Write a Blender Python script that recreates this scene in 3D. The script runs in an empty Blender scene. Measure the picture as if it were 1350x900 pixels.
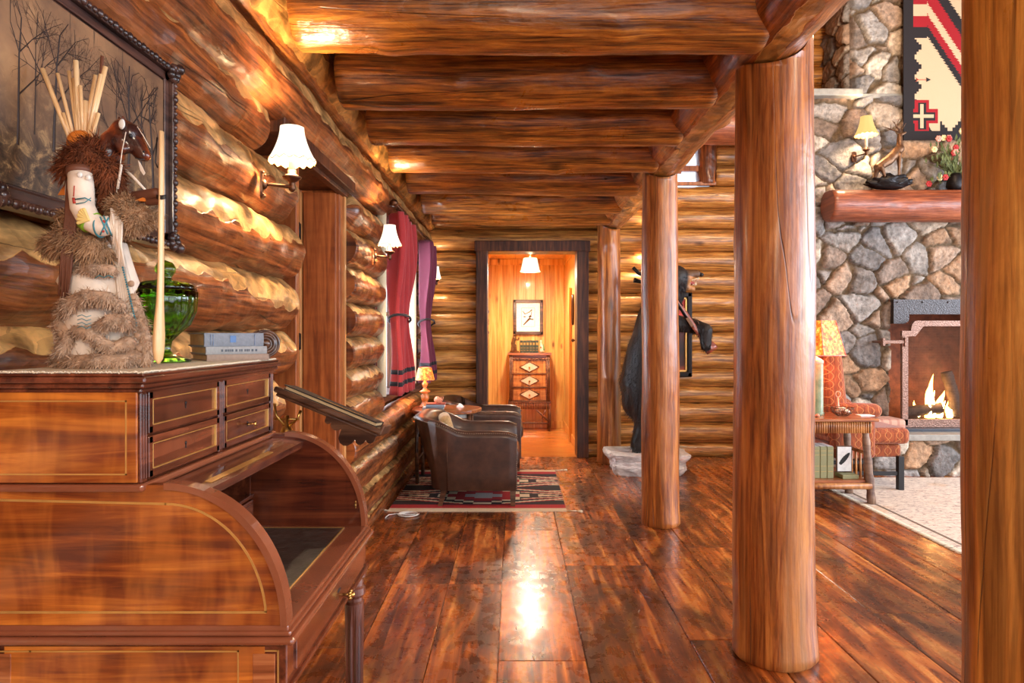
import bpy, bmesh, math, random
from mathutils import Vector, Matrix, noise, Euler
random.seed(7)
PI = math.pi
C = bpy.context.scene.collection
HZ, VX, F, EYE = 441.0, 679.0, 900.0, 1.215
def P(px, py, Y):
    return Vector(((px-VX)*Y/F, Y, EYE-(py-HZ)*Y/F))
def V(*a): return Vector(a)

# ------------------------------------------------------------------ mesh collector
class M:
    def __init__(s):
        s.v=[]; s.f=[]; s.uv=[]; s.sm=[]; s.col=None; s.hasuv=False
    def add(s, vs, fs, uvs=None, smooth=False):
        o=len(s.v); s.v += [tuple(p) for p in vs]
        for i,f in enumerate(fs):
            s.f.append(tuple(k+o for k in f)); s.sm.append(smooth)
            if uvs: s.uv.append(uvs[i]); s.hasuv=True
            else: s.uv.append(None)
        return s
    def bm(s, b, mat=None, smooth=False):
        b.verts.ensure_lookup_table()
        for i,v in enumerate(b.verts): v.index=i
        vs=[(mat@v.co if mat else v.co) for v in b.verts]
        s.add(vs,[[v.index for v in f.verts] for f in b.faces],None,smooth); b.free(); return s
    def box(s, c, size, rot=None, bev=0.0, seg=2):
        b=bmesh.new(); bmesh.ops.create_cube(b,size=1)
        for v in b.verts: v.co=Vector((v.co.x*size[0],v.co.y*size[1],v.co.z*size[2]))
        if bev>0:
            bmesh.ops.bevel(b,geom=list(b.edges),offset=min(bev,min(size)*.49),segments=seg,affect='EDGES',profile=.5)
        mt=Matrix.Translation(Vector(c))
        if rot is not None: mt=mt@Euler(rot).to_matrix().to_4x4()
        return s.bm(b,mt,False)
    def bx(s,x0,x1,y0,y1,z0,z1,bev=0.0,seg=2):
        return s.box(((x0+x1)/2,(y0+y1)/2,(z0+z1)/2),(abs(x1-x0),abs(y1-y0),abs(z1-z0)),None,bev,seg)
    def prism(s, pts, axis, a, b):
        # pts 2d polygon; axis 'x': (y,z); 'y': (x,z); 'z': (x,y)
        def mk(p,t):
            return {'x':(t,p[0],p[1]),'y':(p[0],t,p[1]),'z':(p[0],p[1],t)}[axis]
        n=len(pts); vs=[mk(p,a) for p in pts]+[mk(p,b) for p in pts]
        fs=[list(range(n))[::-1], list(range(n,2*n))]+[[i,(i+1)%n,n+(i+1)%n,n+i] for i in range(n)]
        return s.add(vs,fs)
    def lathe(s, prof, c, n=32, ax=None, sx=1, sy=1, close=True, smooth=True, a0=0):
        # prof [(r,z)]
        c=Vector(c); vs=[]; fs=[]
        R=Vector((0,0,1)).rotation_difference(Vector(ax).normalized()).to_matrix() if ax is not None else Matrix.Identity(3)
        k=len(prof)
        for r,z in prof:
            for i in range(n):
                a=2*PI*i/n+a0; vs.append(c+R@Vector((r*math.cos(a)*sx,r*math.sin(a)*sy,z)))
        for j in range(k-1):
            for i in range(n):
                i2=(i+1)%n; fs.append([j*n+i,j*n+i2,(j+1)*n+i2,(j+1)*n+i])
        if close:
            if prof[0][0]>1e-5: fs.append([i for i in range(n)][::-1])
            if prof[-1][0]>1e-5: fs.append([(k-1)*n+i for i in range(n)])
        return s.add(vs,fs,None,smooth)
    def sph(s,c,r,n=16,sc=(1,1,1)):
        prof=[(max(1e-6,r*math.sin(PI*j/(n//2+2))),-r*math.cos(PI*j/(n//2+2))) for j in range(n//2+3)]
        o=len(s.v); s.lathe(prof,(0,0,0),n)
        for i in range(o,len(s.v)):
            p=s.v[i]; s.v[i]=(c[0]+p[0]*sc[0],c[1]+p[1]*sc[1],c[2]+p[2]*sc[2])
        return s
    def tube(s, pts, r, n=10, caps=True, smooth=True, ny=1.0):
        pts=[Vector(p) for p in pts]; k=len(pts)
        rs=r if isinstance(r,(list,tuple)) else [r]*k
        vs=[];fs=[];up=None
        for i,p in enumerate(pts):
            d=(pts[min(i+1,k-1)]-pts[max(i-1,0)]).normalized()
            if up is None:
                up=Vector((0,0,1)) if abs(d.z)<.9 else Vector((1,0,0))
            a=d.cross(up).normalized(); b=a.cross(d).normalized(); up=b
            for j in range(n):
                t=2*PI*j/n; vs.append(p+(a*math.cos(t)+b*math.sin(t)*ny)*rs[i])
        for i in range(k-1):
            for j in range(n):
                j2=(j+1)%n; fs.append([i*n+j,i*n+j2,(i+1)*n+j2,(i+1)*n+j][::-1])
        if caps: fs.append(list(range(n))); fs.append([(k-1)*n+j for j in range(n)][::-1])
        return s.add(vs,fs,None,smooth)
    def grid(s, fn, nu, nv, smooth=True):
        vs=[fn(i/nu,j/nv) for j in range(nv+1) for i in range(nu+1)]
        fs=[[j*(nu+1)+i,j*(nu+1)+i+1,(j+1)*(nu+1)+i+1,(j+1)*(nu+1)+i] for j in range(nv) for i in range(nu)]
        return s.add(vs,fs,None,smooth)
    def capsule(s,p0,p1,r0,r1,n=14):
        p0=Vector(p0);p1=Vector(p1);d=(p1-p0);L=d.length
        if L<1e-5: return s.sph(p0,r0,n)
        prof=[]
        for j in range(5): a=-PI/2+PI/2*j/5; prof.append((max(1e-5,r0*math.cos(a)),r0*math.sin(a)))
        for j in range(6): a=PI/2*j/5; prof.append((max(1e-5,r1*math.cos(a)),L+r1*math.sin(a)))
        return s.lathe(prof,p0,n,ax=d)
    def mesh(s,name):
        me=bpy.data.meshes.new(name); me.from_pydata(s.v,[],s.f)
        me.polygons.foreach_set('use_smooth',s.sm)
        if s.hasuv:
            ul=me.uv_layers.new(name='UVMap'); flat=[]
            for f,u in zip(s.f,s.uv):
                for k in range(len(f)): flat += list(u[k]) if u else [0,0]
            ul.data.foreach_set('uv',flat)
        if s.col:
            if len(s.col)==len(s.v):
                ca=me.color_attributes.new('Col','FLOAT_COLOR','POINT'); ca.data.foreach_set('color',[x for c in s.col for x in (c[0],c[1],c[2],1)])
            else:
                ca=me.color_attributes.new('Col','FLOAT_COLOR','CORNER')
                flat=[]
                for f,c in zip(s.f,s.col):
                    for k in f: flat += [c[0],c[1],c[2],1]
                ca.data.foreach_set('color',flat)
        me.update(); return me

def obj(name,m,mat,parent=None,world=False,label=None,autos=True):
    if world and parent is not None:
        inv=root_mat(parent).inverted(); m.v=[tuple(inv@Vector(v)) for v in m.v]
    o=bpy.data.objects.new(name,m.mesh(name)); C.objects.link(o)
    if mat is not None: o.data.materials.append(mat)
    if parent is not None: o.parent=parent
    if label: o['label']=label
    return o
def root_mat(o):
    mt=Matrix.Translation(o.location)@o.rotation_euler.to_matrix().to_4x4()
    return (root_mat(o.parent)@mt) if o.parent else mt
def thing(name,label,cat,loc=(0,0,0),rz=0,group=None):
    o=bpy.data.objects.new(name,None); C.objects.link(o); o.empty_display_size=.05
    o.location=loc; o.rotation_euler=(0,0,rz); o['label']=label; o['category']=cat
    if group: o['group']=group
    return o
def tag(o,label,cat,group=None):
    o['label']=label;o['category']=cat
    if group:o['group']=group
    return o
def struct(name,m,mat):
    o=obj(name,m,mat); o['kind']='structure'; return o
def dup(root,loc,rz=None,label=None):
    r=root.copy(); C.objects.link(r); r.location=loc
    if rz is not None: r.rotation_euler=(0,0,rz)
    if label: r['label']=label
    def rec(a,b):
        for ch in list(a.children):
            c=ch.copy(); C.objects.link(c); c.parent=b; rec(ch,c)
    rec(root,r); return r

# ------------------------------------------------------------------ materials
class NT:
    def __init__(s,name):
        s.m=bpy.data.materials.new(name); s.m.use_nodes=True; s.n=s.m.node_tree.nodes; s.l=s.m.node_tree.links
        s.b=s.n['Principled BSDF']
    def nd(s,t,**k):
        n=s.n.new(t)
        for a,b in k.items():
            if hasattr(n,a): setattr(n,a,b)
            else: n.inputs[a.replace('_',' ')].default_value=b
        return n
    def lk(s,a,b): s.l.new(a,b)
    def coords(s,kind='Object',scale=(1,1,1),loc=(0,0,0)):
        tc=s.nd('ShaderNodeTexCoord'); mp=s.nd('ShaderNodeMapping'); mp.inputs['Scale'].default_value=scale; mp.inputs['Location'].default_value=loc
        s.lk(tc.outputs[kind],mp.inputs['Vector']); return mp.outputs['Vector']
    def noise(s,vec,scale,detail=5,rough=.55,dist=0):
        n=s.nd('ShaderNodeTexNoise'); n.inputs['Scale'].default_value=scale; n.inputs['Detail'].default_value=detail
        n.inputs['Roughness'].default_value=rough; n.inputs['Distortion'].default_value=dist
        if vec is not None: s.lk(vec,n.inputs['Vector'])
        return n.outputs['Fac']
    def ramp(s,fac,stops):
        r=s.nd('ShaderNodeValToRGB'); e=r.color_ramp.elements
        while len(e)<len(stops): e.new(.5)
        for el,(p,c) in zip(e,stops): el.position=p; el.color=(c[0],c[1],c[2],1) if isinstance(c,(tuple,list)) else (c,c,c,1)
        s.lk(fac,r.inputs['Fac']); return r.outputs['Color']
    def mix(s,fac,a,b,mode='MIX'):
        n=s.nd('ShaderNodeMix'); n.data_type='RGBA'; n.blend_type=mode
        for i,x in ((0,fac),(6,a),(7,b)):
            if isinstance(x,(int,float)): n.inputs[i].default_value=x
            elif isinstance(x,(tuple,list)): n.inputs[i].default_value=(x[0],x[1],x[2],1)
            else: s.lk(x,n.inputs[i])
        return n.outputs[2]
    def math(s,op,a,b=0.0,clamp=False):
        n=s.nd('ShaderNodeMath'); n.operation=op; n.use_clamp=clamp
        for i,x in ((0,a),(1,b)):
            if isinstance(x,(int,float)): n.inputs[i].default_value=x
            else: s.lk(x,n.inputs[i])
        return n.outputs[0]
    def bump(s,h,st=.3,dist=.01,normal=None):
        n=s.nd('ShaderNodeBump'); n.inputs['Strength'].default_value=st; n.inputs['Distance'].default_value=dist
        s.lk(h,n.inputs['Height'])
        if normal is not None: s.lk(normal,n.inputs['Normal'])
        return n.outputs['Normal']
    def fin(s,col=None,rough=.5,normal=None,metal=0,coat=0,spec=None,coatr=.1,sheen=0):
        b=s.b
        for key,x in (('Base Color',col),('Roughness',rough),('Metallic',metal)):
            if x is None: continue
            if isinstance(x,(int,float)): b.inputs[key].default_value=x
            elif isinstance(x,(tuple,list)): b.inputs[key].default_value=(x[0],x[1],x[2],1)
            else: s.lk(x,b.inputs[key])
        if normal is not None: s.lk(normal,b.inputs['Normal'])
        b.inputs['Coat Weight'].default_value=coat; b.inputs['Coat Roughness'].default_value=coatr
        if sheen: b.inputs['Sheen Weight'].default_value=sheen
        if spec is not None: b.inputs['Specular IOR Level'].default_value=spec
        return s.m

def srgb(r,g,b):
    f=lambda c:(c/255/12.92 if c/255<=.04045 else ((c/255+.055)/1.055)**2.4)
    return (f(r),f(g),f(b))

def logmat(name,dark,mid,light,patch=None,pamt=.45,rough=.38,kind='UV',axis=0,coat=.25,gs=1.0,bumpst=.5,ps=(.6,6),hew=False,bamt=.6):
    t=NT(name)
    def sc(along,across):
        if kind=='UV': return (along*gs,across*gs,1)
        q=[across*gs]*3; q[axis]=along*gs; return tuple(q)
    g=t.noise(t.coords(kind,sc(1.1,16)),2.2,9,.62,.7)
    g2=t.noise(t.coords(kind,sc(2.5,60)),2.0,4,.6,.3)
    bl=t.noise(t.coords(kind,sc(2.2,4)),1.6,6,.65,1.0)
    col=t.ramp(g,[(.34,tuple(.75*c for c in dark)),(.43,dark),(.51,mid),(.62,light),(.7,tuple(min(1,1.25*c) for c in light))])
    col=t.mix(t.math('MULTIPLY',t.ramp(bl,[(.42,0.0),(.66,1.0)]),bamt),col,dark)
    col=t.mix(.35,col,t.ramp(g2,[(.38,tuple(.4*c for c in mid)),(.58,light)]),'MIX')
    # knots
    vo=t.nd('ShaderNodeTexVoronoi'); vo.inputs['Scale'].default_value=1; vo.inputs['Randomness'].default_value=1
    t.lk(t.coords(kind,sc(2.2,5)),vo.inputs['Vector'])
    kn=t.ramp(vo.outputs['Distance'],[(.03,1.0),(.09,.6),(.15,0.0)])
    col=t.mix(t.math('MULTIPLY',kn,.8),col,tuple(.25*c for c in dark))
    if patch:
        pn=t.noise(t.coords(kind,sc(*ps),(3,1,2)),1.3,4,.5,.5)
        pf=t.ramp(pn,[(.52,0.0),(.62,1.0)])
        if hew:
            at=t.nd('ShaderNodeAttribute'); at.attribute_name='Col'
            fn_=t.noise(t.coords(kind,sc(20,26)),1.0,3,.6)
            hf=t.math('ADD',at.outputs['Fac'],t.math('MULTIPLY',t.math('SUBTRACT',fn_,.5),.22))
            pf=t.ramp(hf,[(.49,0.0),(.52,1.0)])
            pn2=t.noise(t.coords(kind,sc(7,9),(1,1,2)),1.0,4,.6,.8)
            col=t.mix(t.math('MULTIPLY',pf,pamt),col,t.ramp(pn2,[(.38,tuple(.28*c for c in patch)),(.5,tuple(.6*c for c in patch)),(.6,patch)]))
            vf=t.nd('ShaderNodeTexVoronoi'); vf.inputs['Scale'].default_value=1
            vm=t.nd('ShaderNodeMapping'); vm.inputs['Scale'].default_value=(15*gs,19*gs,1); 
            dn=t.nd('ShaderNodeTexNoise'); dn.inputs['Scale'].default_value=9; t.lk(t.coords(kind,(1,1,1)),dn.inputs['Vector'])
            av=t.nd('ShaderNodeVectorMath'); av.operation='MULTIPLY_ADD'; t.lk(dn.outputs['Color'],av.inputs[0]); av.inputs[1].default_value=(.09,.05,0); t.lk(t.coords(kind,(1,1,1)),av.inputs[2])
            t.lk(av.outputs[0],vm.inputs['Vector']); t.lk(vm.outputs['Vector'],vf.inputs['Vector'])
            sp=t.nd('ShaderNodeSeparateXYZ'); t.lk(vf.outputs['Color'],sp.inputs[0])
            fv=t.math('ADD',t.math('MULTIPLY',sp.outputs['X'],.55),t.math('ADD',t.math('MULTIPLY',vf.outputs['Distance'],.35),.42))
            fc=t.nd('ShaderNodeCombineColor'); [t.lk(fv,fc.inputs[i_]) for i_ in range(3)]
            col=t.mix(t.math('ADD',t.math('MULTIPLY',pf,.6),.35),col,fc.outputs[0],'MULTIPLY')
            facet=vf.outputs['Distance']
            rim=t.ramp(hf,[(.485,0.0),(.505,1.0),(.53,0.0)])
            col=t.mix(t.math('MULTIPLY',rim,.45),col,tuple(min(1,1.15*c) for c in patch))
        else: col=t.mix(t.math('MULTIPLY',pf,pamt),col,patch)
    # checks (long thin drying cracks)
    cr=t.noise(t.coords(kind,sc(.22,3.6),(5,9,4)),2.0,1,.4,.15)
    ck=t.ramp(t.math('ABSOLUTE',t.math('SUBTRACT',cr,.5)),[(.0,1.0),(.0035,0.0)])
    ck=t.math('MULTIPLY',ck,t.ramp(t.noise(t.coords(kind,sc(1.4,1.4),(2,2,2)),1.5,1),[(.5,0.0),(.56,1.0)]))
    col=t.mix(t.math('MULTIPLY',ck,.85),col,tuple(.08*c for c in dark))
    h=t.math('ADD',t.math('MULTIPLY',g,.5),t.math('MULTIPLY',t.noise(t.coords(kind,sc(9,14)),1.5,3,.5),.8))
    h=t.math('SUBTRACT',h,t.math('MULTIPLY',ck,.8))
    if hew: h=t.math('ADD',t.math('SUBTRACT',h,t.math('MULTIPLY',pf,.35)),t.math('MULTIPLY',facet,.9))
    nm=t.bump(h,bumpst,.012)
    rr=t.ramp(bl,[(.3,rough*.75),(.7,rough*1.35)])
    return t.fin(col,rr,nm,coat=coat,coatr=.18)

MT={}
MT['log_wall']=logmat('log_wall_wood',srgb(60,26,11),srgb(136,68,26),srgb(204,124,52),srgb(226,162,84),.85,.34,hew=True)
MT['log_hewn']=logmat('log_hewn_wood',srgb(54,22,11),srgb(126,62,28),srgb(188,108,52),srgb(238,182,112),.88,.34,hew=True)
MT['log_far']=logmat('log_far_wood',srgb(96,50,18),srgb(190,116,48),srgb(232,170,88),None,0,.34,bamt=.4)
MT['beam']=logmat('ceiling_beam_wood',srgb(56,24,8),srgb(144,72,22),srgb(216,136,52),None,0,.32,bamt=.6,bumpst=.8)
MT['post']=logmat('log_post_wood',srgb(100,44,15),srgb(160,82,32),srgb(206,130,60),srgb(214,154,92),.4,.36,gs=.7,ps=(.3,9),bamt=.35)
MT['post_near']=logmat('near_post_wood',srgb(108,54,16),srgb(190,116,44),srgb(230,166,80),srgb(232,176,94),.4,.36,gs=.7,ps=(.3,5),bamt=.5)
MT['girder']=logmat('girder_wood',srgb(84,36,15),srgb(152,78,32),srgb(204,126,58),srgb(226,170,90),.7,.34,hew=True)
MT['endgrain']=NT('log_end_grain').fin(srgb(120,76,48),.6)
MT['ceil']=logmat('ceiling_boards',srgb(62,30,12),srgb(120,62,24),srgb(160,94,42),None,0,.5,'Object',1)
MT['mantel']=logmat('mantel_wood',srgb(96,40,22),srgb(142,70,40),srgb(176,100,62),None,0,.4)

def woodO(name,dark,mid,light,axis,rough=.25,coat=.5,gs=1,figure=0.0,bumpst=.1,spec=None):
    t=NT(name)
    def sc(al,ac): q=[ac*gs]*3; q[axis]=al*gs; return tuple(q)
    g=t.noise(t.coords('Object',sc(2.5,38)),1.0,8,.6,.6)
    col=t.ramp(g,[(.36,dark),(.5,mid),(.64,light)])
    if figure:
        fg=t.noise(t.coords('Object',sc(22,5)),1.0,3,.5,.5)
        col=t.mix(figure,col,t.ramp(fg,[(.4,dark),(.6,light)]))
    bl=t.noise(t.coords('Object',(6,6,6)),1.0,3,.5,.4)
    col=t.mix(t.math('MULTIPLY',t.ramp(bl,[(.4,0.0),(.75,1.0)]),.5),col,dark)
    return t.fin(col,rough,t.bump(g,bumpst,.002),coat=coat,coatr=.08,spec=spec)
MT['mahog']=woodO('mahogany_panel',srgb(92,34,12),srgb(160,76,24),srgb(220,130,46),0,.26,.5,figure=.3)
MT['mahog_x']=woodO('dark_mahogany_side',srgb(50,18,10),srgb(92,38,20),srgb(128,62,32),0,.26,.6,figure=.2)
MT['mahog_d']=woodO('dark_mahogany',srgb(56,22,12),srgb(98,44,24),srgb(136,70,42),1,.26,.6,figure=.2)
MT['mahog_leg']=woodO('mahogany_leg',srgb(44,20,14),srgb(84,42,30),srgb(120,70,52),2,.25,.5)
MT['darkwood']=woodO('dark_trim_wood',srgb(44,20,10),srgb(84,44,24),srgb(112,64,36),2,.45,.1)
MT['jamb']=woodO('jamb_plank_wood',srgb(120,60,26),srgb(164,88,40),srgb(190,112,56),2,.42,.1,figure=.1)
MT['trimlight']=woodO('pale_trim_wood',srgb(176,112,58),srgb(204,140,78),srgb(222,168,104),2,.45,.1)
MT['walnut']=woodO('walnut_wood',srgb(52,30,20),srgb(86,54,36),srgb(124,84,58),0,.3,.3)
MT['twig']=woodO('twig_wood',srgb(72,38,26),srgb(116,72,50),srgb(150,104,76),2,.5,.1,figure=.4,bumpst=.4)
MT['hickory']=woodO('hickory_bark_pole',srgb(92,66,54),srgb(136,106,88),srgb(176,146,120),2,.55,.1,figure=.4,bumpst=.4)
MT['splint']=woodO('split_twig_wood',srgb(120,66,30),srgb(190,122,66),srgb(226,162,96),2,.45,.1,figure=.4)
MT['tabletop']=woodO('table_top_wood',srgb(110,54,26),srgb(160,88,48),srgb(196,126,76),0,.28,.4)
MT['blond']=woodO('blond_wood',srgb(206,158,104),srgb(228,184,130),srgb(240,204,154),2,.4,.1,bumpst=.05)
def plain(name,c,rough=.5,metal=0,coat=0,bs=0,bsc=40,var=.12,sheen=0):
    t=NT(name); n=t.noise(t.coords('Object'),bsc,4,.6)
    col=t.ramp(n,[(.3,tuple(x*(1-var) for x in c)),(.7,tuple(min(1,x*(1+var)) for x in c))])
    nm=t.bump(n,bs,.004) if bs else None
    return t.fin(col,rough,nm,metal,coat,sheen=sheen)
MT['edge_sheen']=plain('mahogany_edge_sheen',srgb(134,74,48),.22,0,.6,var=.12,bsc=14)  # lighter brown stands in for glossy highlights along the desk mouldings
MT['brass']=plain('aged_brass',srgb(196,156,88),.3,1)
MT['bronze']=plain('dark_bronze',srgb(96,66,48),.38,.9,bs=.2)
MT['bronze_sc']=plain('bronze_sculpture',srgb(112,80,56),.45,.7,bs=.4,var=.4)
MT['iron']=plain('black_iron',srgb(34,30,30),.45,.7,bs=.2)
MT['goldline']=plain('brass_inlay_line',srgb(214,166,92),.35,.6)
MT['leather']=plain('brown_leather',srgb(66,40,28),.38,0,.2,.25,9,.5)
MT['blackleather']=plain('black_desk_leather',srgb(56,54,50),.3,0,.3,.5,50,.6)
MT['cream']=plain('cream_cloth',srgb(220,206,180),.8,bs=.3,bsc=120)
MT['paper']=plain('page_paper',srgb(196,164,118),.8,bs=.1)
MT['white_paper']=plain('white_paper',srgb(244,242,238),.7)
MT['bookblue']=plain('grey_blue_book_cloth',srgb(124,130,140),.7,bs=.2,bsc=150)
MT['bookgreyl']=plain('pale_grey_book_cloth',srgb(150,150,150),.7,bs=.2,bsc=150)
MT['booktan']=plain('taupe_book_cloth',srgb(150,128,112),.7,bs=.2,bsc=150)
MT['bookgreen']=plain('green_book_cloth',srgb(58,70,62),.5,bs=.2,bsc=150)
MT['bookolive']=plain('olive_book_cloth',srgb(140,138,96),.6,bs=.2,bsc=150)
MT['bookred']=plain('red_book_cloth',srgb(150,60,40),.6)
MT['tan_fur']=plain('tan_fur',srgb(172,134,98),.85,var=.35,bsc=60)
MT['grey_fur']=plain('grey_brown_fur',srgb(184,152,124),.85,var=.3,bsc=50)
MT['russet_fur']=plain('russet_fur',srgb(122,62,28),.8,var=.5,bsc=60)
MT['hide']=plain('white_hide',srgb(226,208,188),.8,bs=.2)
MT['redbrown_strap']=plain('brown_leather_strips',srgb(106,62,42),.6)
MT['turq']=plain('turquoise_beads',srgb(60,130,140),.4)
MT['beadgreen']=plain('lime_green_beads',srgb(128,176,40),.4)
MT['beadred']=plain('red_beads',srgb(176,50,36),.4)
MT['beadyellow']=plain('pale_yellow_beads',srgb(226,196,120),.4)
MT['black']=plain('matt_black',srgb(22,20,20),.5)
MT['orange']=plain('orange_trim',srgb(214,120,36),.6)
MT['stonewhite']=plain('white_rock',srgb(206,200,194),.7,bs=.8,bsc=16,var=.25)
MT['slab']=plain('hearth_slab_stone',srgb(150,146,136),.55,bs=.3,bsc=20,var=.2)
MT['slate']=plain('dark_slate',srgb(62,66,74),.35,bs=.2,bsc=20,var=.2)
MT['firebrick']=plain('sooty_firebrick',srgb(104,60,42),.8,bs=.3,bsc=12,var=.5)
MT['char']=plain('charred_log',srgb(70,56,48),.8,bs=.8,bsc=30,var=.6)
MT['white']=plain('white_plastic',srgb(225,222,215),.4)
MT['conch']=plain('orange_shell',srgb(222,140,104),.4,var=.3,bsc=25)
MT['canvas_dark']=None
def hammered(name,c):
    t=NT(name); vo=t.nd('ShaderNodeTexVoronoi'); vo.inputs['Scale'].default_value=90
    t.lk(t.coords('Object'),vo.inputs['Vector'])
    return t.fin(t.ramp(vo.outputs['Distance'],[(.1,tuple(x*2.2 for x in c)),(.45,c)]),.42,t.bump(vo.outputs['Distance'],.7,.004),metal=.6)
MT['hammered']=hammered('hammered_iron',srgb(70,66,66))
MT['hammered_br']=hammered('hammered_bronze_iron',srgb(130,98,84))

def attrmat(name,rough=.8,bs=.3,bsc=120,coat=0,sheen=0,mixn=.25,kind='Object',dist=.003):
    t=NT(name); a=t.nd('ShaderNodeAttribute'); a.attribute_name='Col'
    n=t.noise(t.coords(kind),bsc,4,.65)
    col=t.mix(mixn,a.outputs['Color'],t.ramp(n,[(.3,.45),(.75,1.6)]),'MULTIPLY')
    return t.fin(col,rough,t.bump(n,bs,dist),coat=coat,sheen=sheen)
MT['weave']=attrmat('woven_wool',.9,.4,220)
MT['stone']=attrmat('fieldstone',.8,1.0,22,mixn=.9,dist=.018)

def shade_mat(name,c,e,st):
    t=NT(name); t.fin(c,.8); b=t.b
    b.inputs['Transmission Weight'].default_value=0
    b.inputs['Emission Color'].default_value=(e[0],e[1],e[2],1); b.inputs['Emission Strength'].default_value=st
    return t.m
MT['shade']=shade_mat('lit_cream_shade',(.35,.30,.22),(1,.84,.60),.8)
MT['shade_y']=shade_mat('lit_amber_shade',(.12,.075,.025),(1,.62,.2),.5)
def mica(name,c1,c2,c3,st):
    t=NT(name); n=t.noise(t.coords('Object'),38,5,.7,.4)
    col=t.ramp(n,[(.35,c1),(.5,c2),(.66,c3)]); t.fin(col,.5); t.lk(col,t.b.inputs['Emission Color']); t.b.inputs['Emission Strength'].default_value=st
    return t.m
MT['mica']=mica('lit_mica_shade',srgb(190,52,14),srgb(232,108,24),srgb(255,190,90),.75)
MT['mica_pink']=mica('lit_mica_pink',srgb(180,60,66),srgb(224,110,96),srgb(240,160,140),.4)
def emis(name,c,st):
    t=NT(name); t.fin((0,0,0),1); t.b.inputs['Emission Color'].default_value=(*c,1); t.b.inputs['Emission Strength'].default_value=st; return t.m
MT['flame']=emis('flame',(1,.42,.08),9)
MT['flame_core']=emis('flame_core',(1,.75,.35),14)
def glass(name,c,rough=0,ior=1.5,thin=False):
    t=NT(name); t.fin(c,rough); t.b.inputs['Transmission Weight'].default_value=1; t.b.inputs['IOR'].default_value=1.02 if thin else ior; return t.m
MT['glass']=glass('window_glass',(.95,.97,1),0,thin=True)
MT['greenglass']=glass('green_glass',(.28,.68,.03),.03)
MT['clearglass']=glass('clear_glass',(.95,.93,.9),.02)
def fabric(name,c1,c2,scale=300,rough=.85,sheen=.2):
    t=NT(name); n=t.noise(t.coords('Object',(1,1,1)),scale,2,.5); b=t.noise(t.coords('Object'),7,3,.5)
    col=t.mix(.3,t.ramp(n,[(.3,c1),(.7,c2)]),t.ramp(b,[(.3,c1),(.7,c2)]))
    return t.fin(col,rough,t.bump(n,.25,.002),sheen=sheen)
MT['curt_red']=fabric('red_wool_curtain',srgb(158,36,40),srgb(186,54,52))
MT['curt_pur']=fabric('plum_wool_curtain',srgb(96,28,48),srgb(122,40,66))
MT['curt_black']=fabric('black_wool_band',srgb(24,16,22),srgb(36,26,32))
MT['lining']=fabric('cream_curtain_lining',srgb(220,200,160),srgb(236,220,184))
MT['pillow']=fabric('tan_pillow_cloth',srgb(168,128,84),srgb(204,168,116),60)
MT['plaid']=None
def chain(name):
    t=NT(name); v=t.coords('Object',(1,1,1))
    sx=t.nd('ShaderNodeSeparateXYZ'); t.lk(v,sx.inputs[0])
    a=t.math('ADD',sx.outputs['X'],sx.outputs['Y'])
    s1=t.math('SINE',t.math('MULTIPLY',sx.outputs['Z'],48))
    tri=t.math('ABSOLUTE',t.math('SINE',t.math('ADD',t.math('MULTIPLY',a,36),t.math('MULTIPLY',s1,.9))))
    tr2=t.math('ABSOLUTE',t.math('SINE',t.math('SUBTRACT',t.math('MULTIPLY',a,36),t.math('MULTIPLY',s1,.9))))
    mn=t.math('MINIMUM',tri,tr2)
    n=t.noise(t.coords('Object',(90,90,14)),1,3,.6)
    base=t.ramp(n,[(.3,srgb(104,40,14)),(.7,srgb(172,84,36))])
    col=t.mix(t.ramp(mn,[(.04,.6),(.15,0.0)]),base,srgb(216,150,84))
    return t.fin(col,.85,t.bump(n,.3,.003),sheen=.2)
MT['chain']=chain('orange_chain_upholstery')
def plaid(name):
    t=NT(name); sx=t.nd('ShaderNodeSeparateXYZ'); t.lk(t.coords('Object'),sx.inputs[0])
    a=t.math('GREATER_THAN',t.math('SINE',t.math('MULTIPLY',sx.outputs['X'],90)),.55)
    b=t.math('GREATER_THAN',t.math('SINE',t.math('MULTIPLY',t.math('ADD',sx.outputs['Y'],sx.outputs['Z']),90)),.55)
    col=t.mix(t.math('MULTIPLY',a,.45),srgb(206,160,138),srgb(150,84,70)); col=t.mix(t.math('MULTIPLY',b,.45),col,srgb(160,110,96))
    return t.fin(col,.85)
MT['plaid']=plaid('plaid_cushion_cloth')
def pine(name):
    t=NT(name)
    g=t.noise(t.coords('Object',(22,22,1.0)),1.2,7,.6,.8)
    col=t.ramp(g,[(.36,srgb(206,138,62)),(.5,srgb(232,174,90)),(.66,srgb(246,206,130))])
    a=t.nd('ShaderNodeAttribute'); a.attribute_name='Col'; col=t.mix(.6,col,a.outputs['Color'],'MULTIPLY')
    vo=t.nd('ShaderNodeTexVoronoi'); vo.inputs['Scale'].default_value=1
    t.lk(t.coords('Object',(6,6,2.2)),vo.inputs['Vector'])
    col=t.mix(t.ramp(vo.outputs['Distance'],[(.07,.9),(.12,.35),(.17,0.0)]),col,srgb(110,54,20))
    st=t.noise(t.coords('Object',(13,13,1.4),(4,2,1)),1.3,3,.5,.3)
    col=t.mix(t.ramp(st,[(.68,0.0),(.73,.75)]),col,srgb(138,72,30))
    return t.fin(col,.4,t.bump(g,.1,.003),coat=.2)
MT['pine']=pine('knotty_pine_boards')
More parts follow.
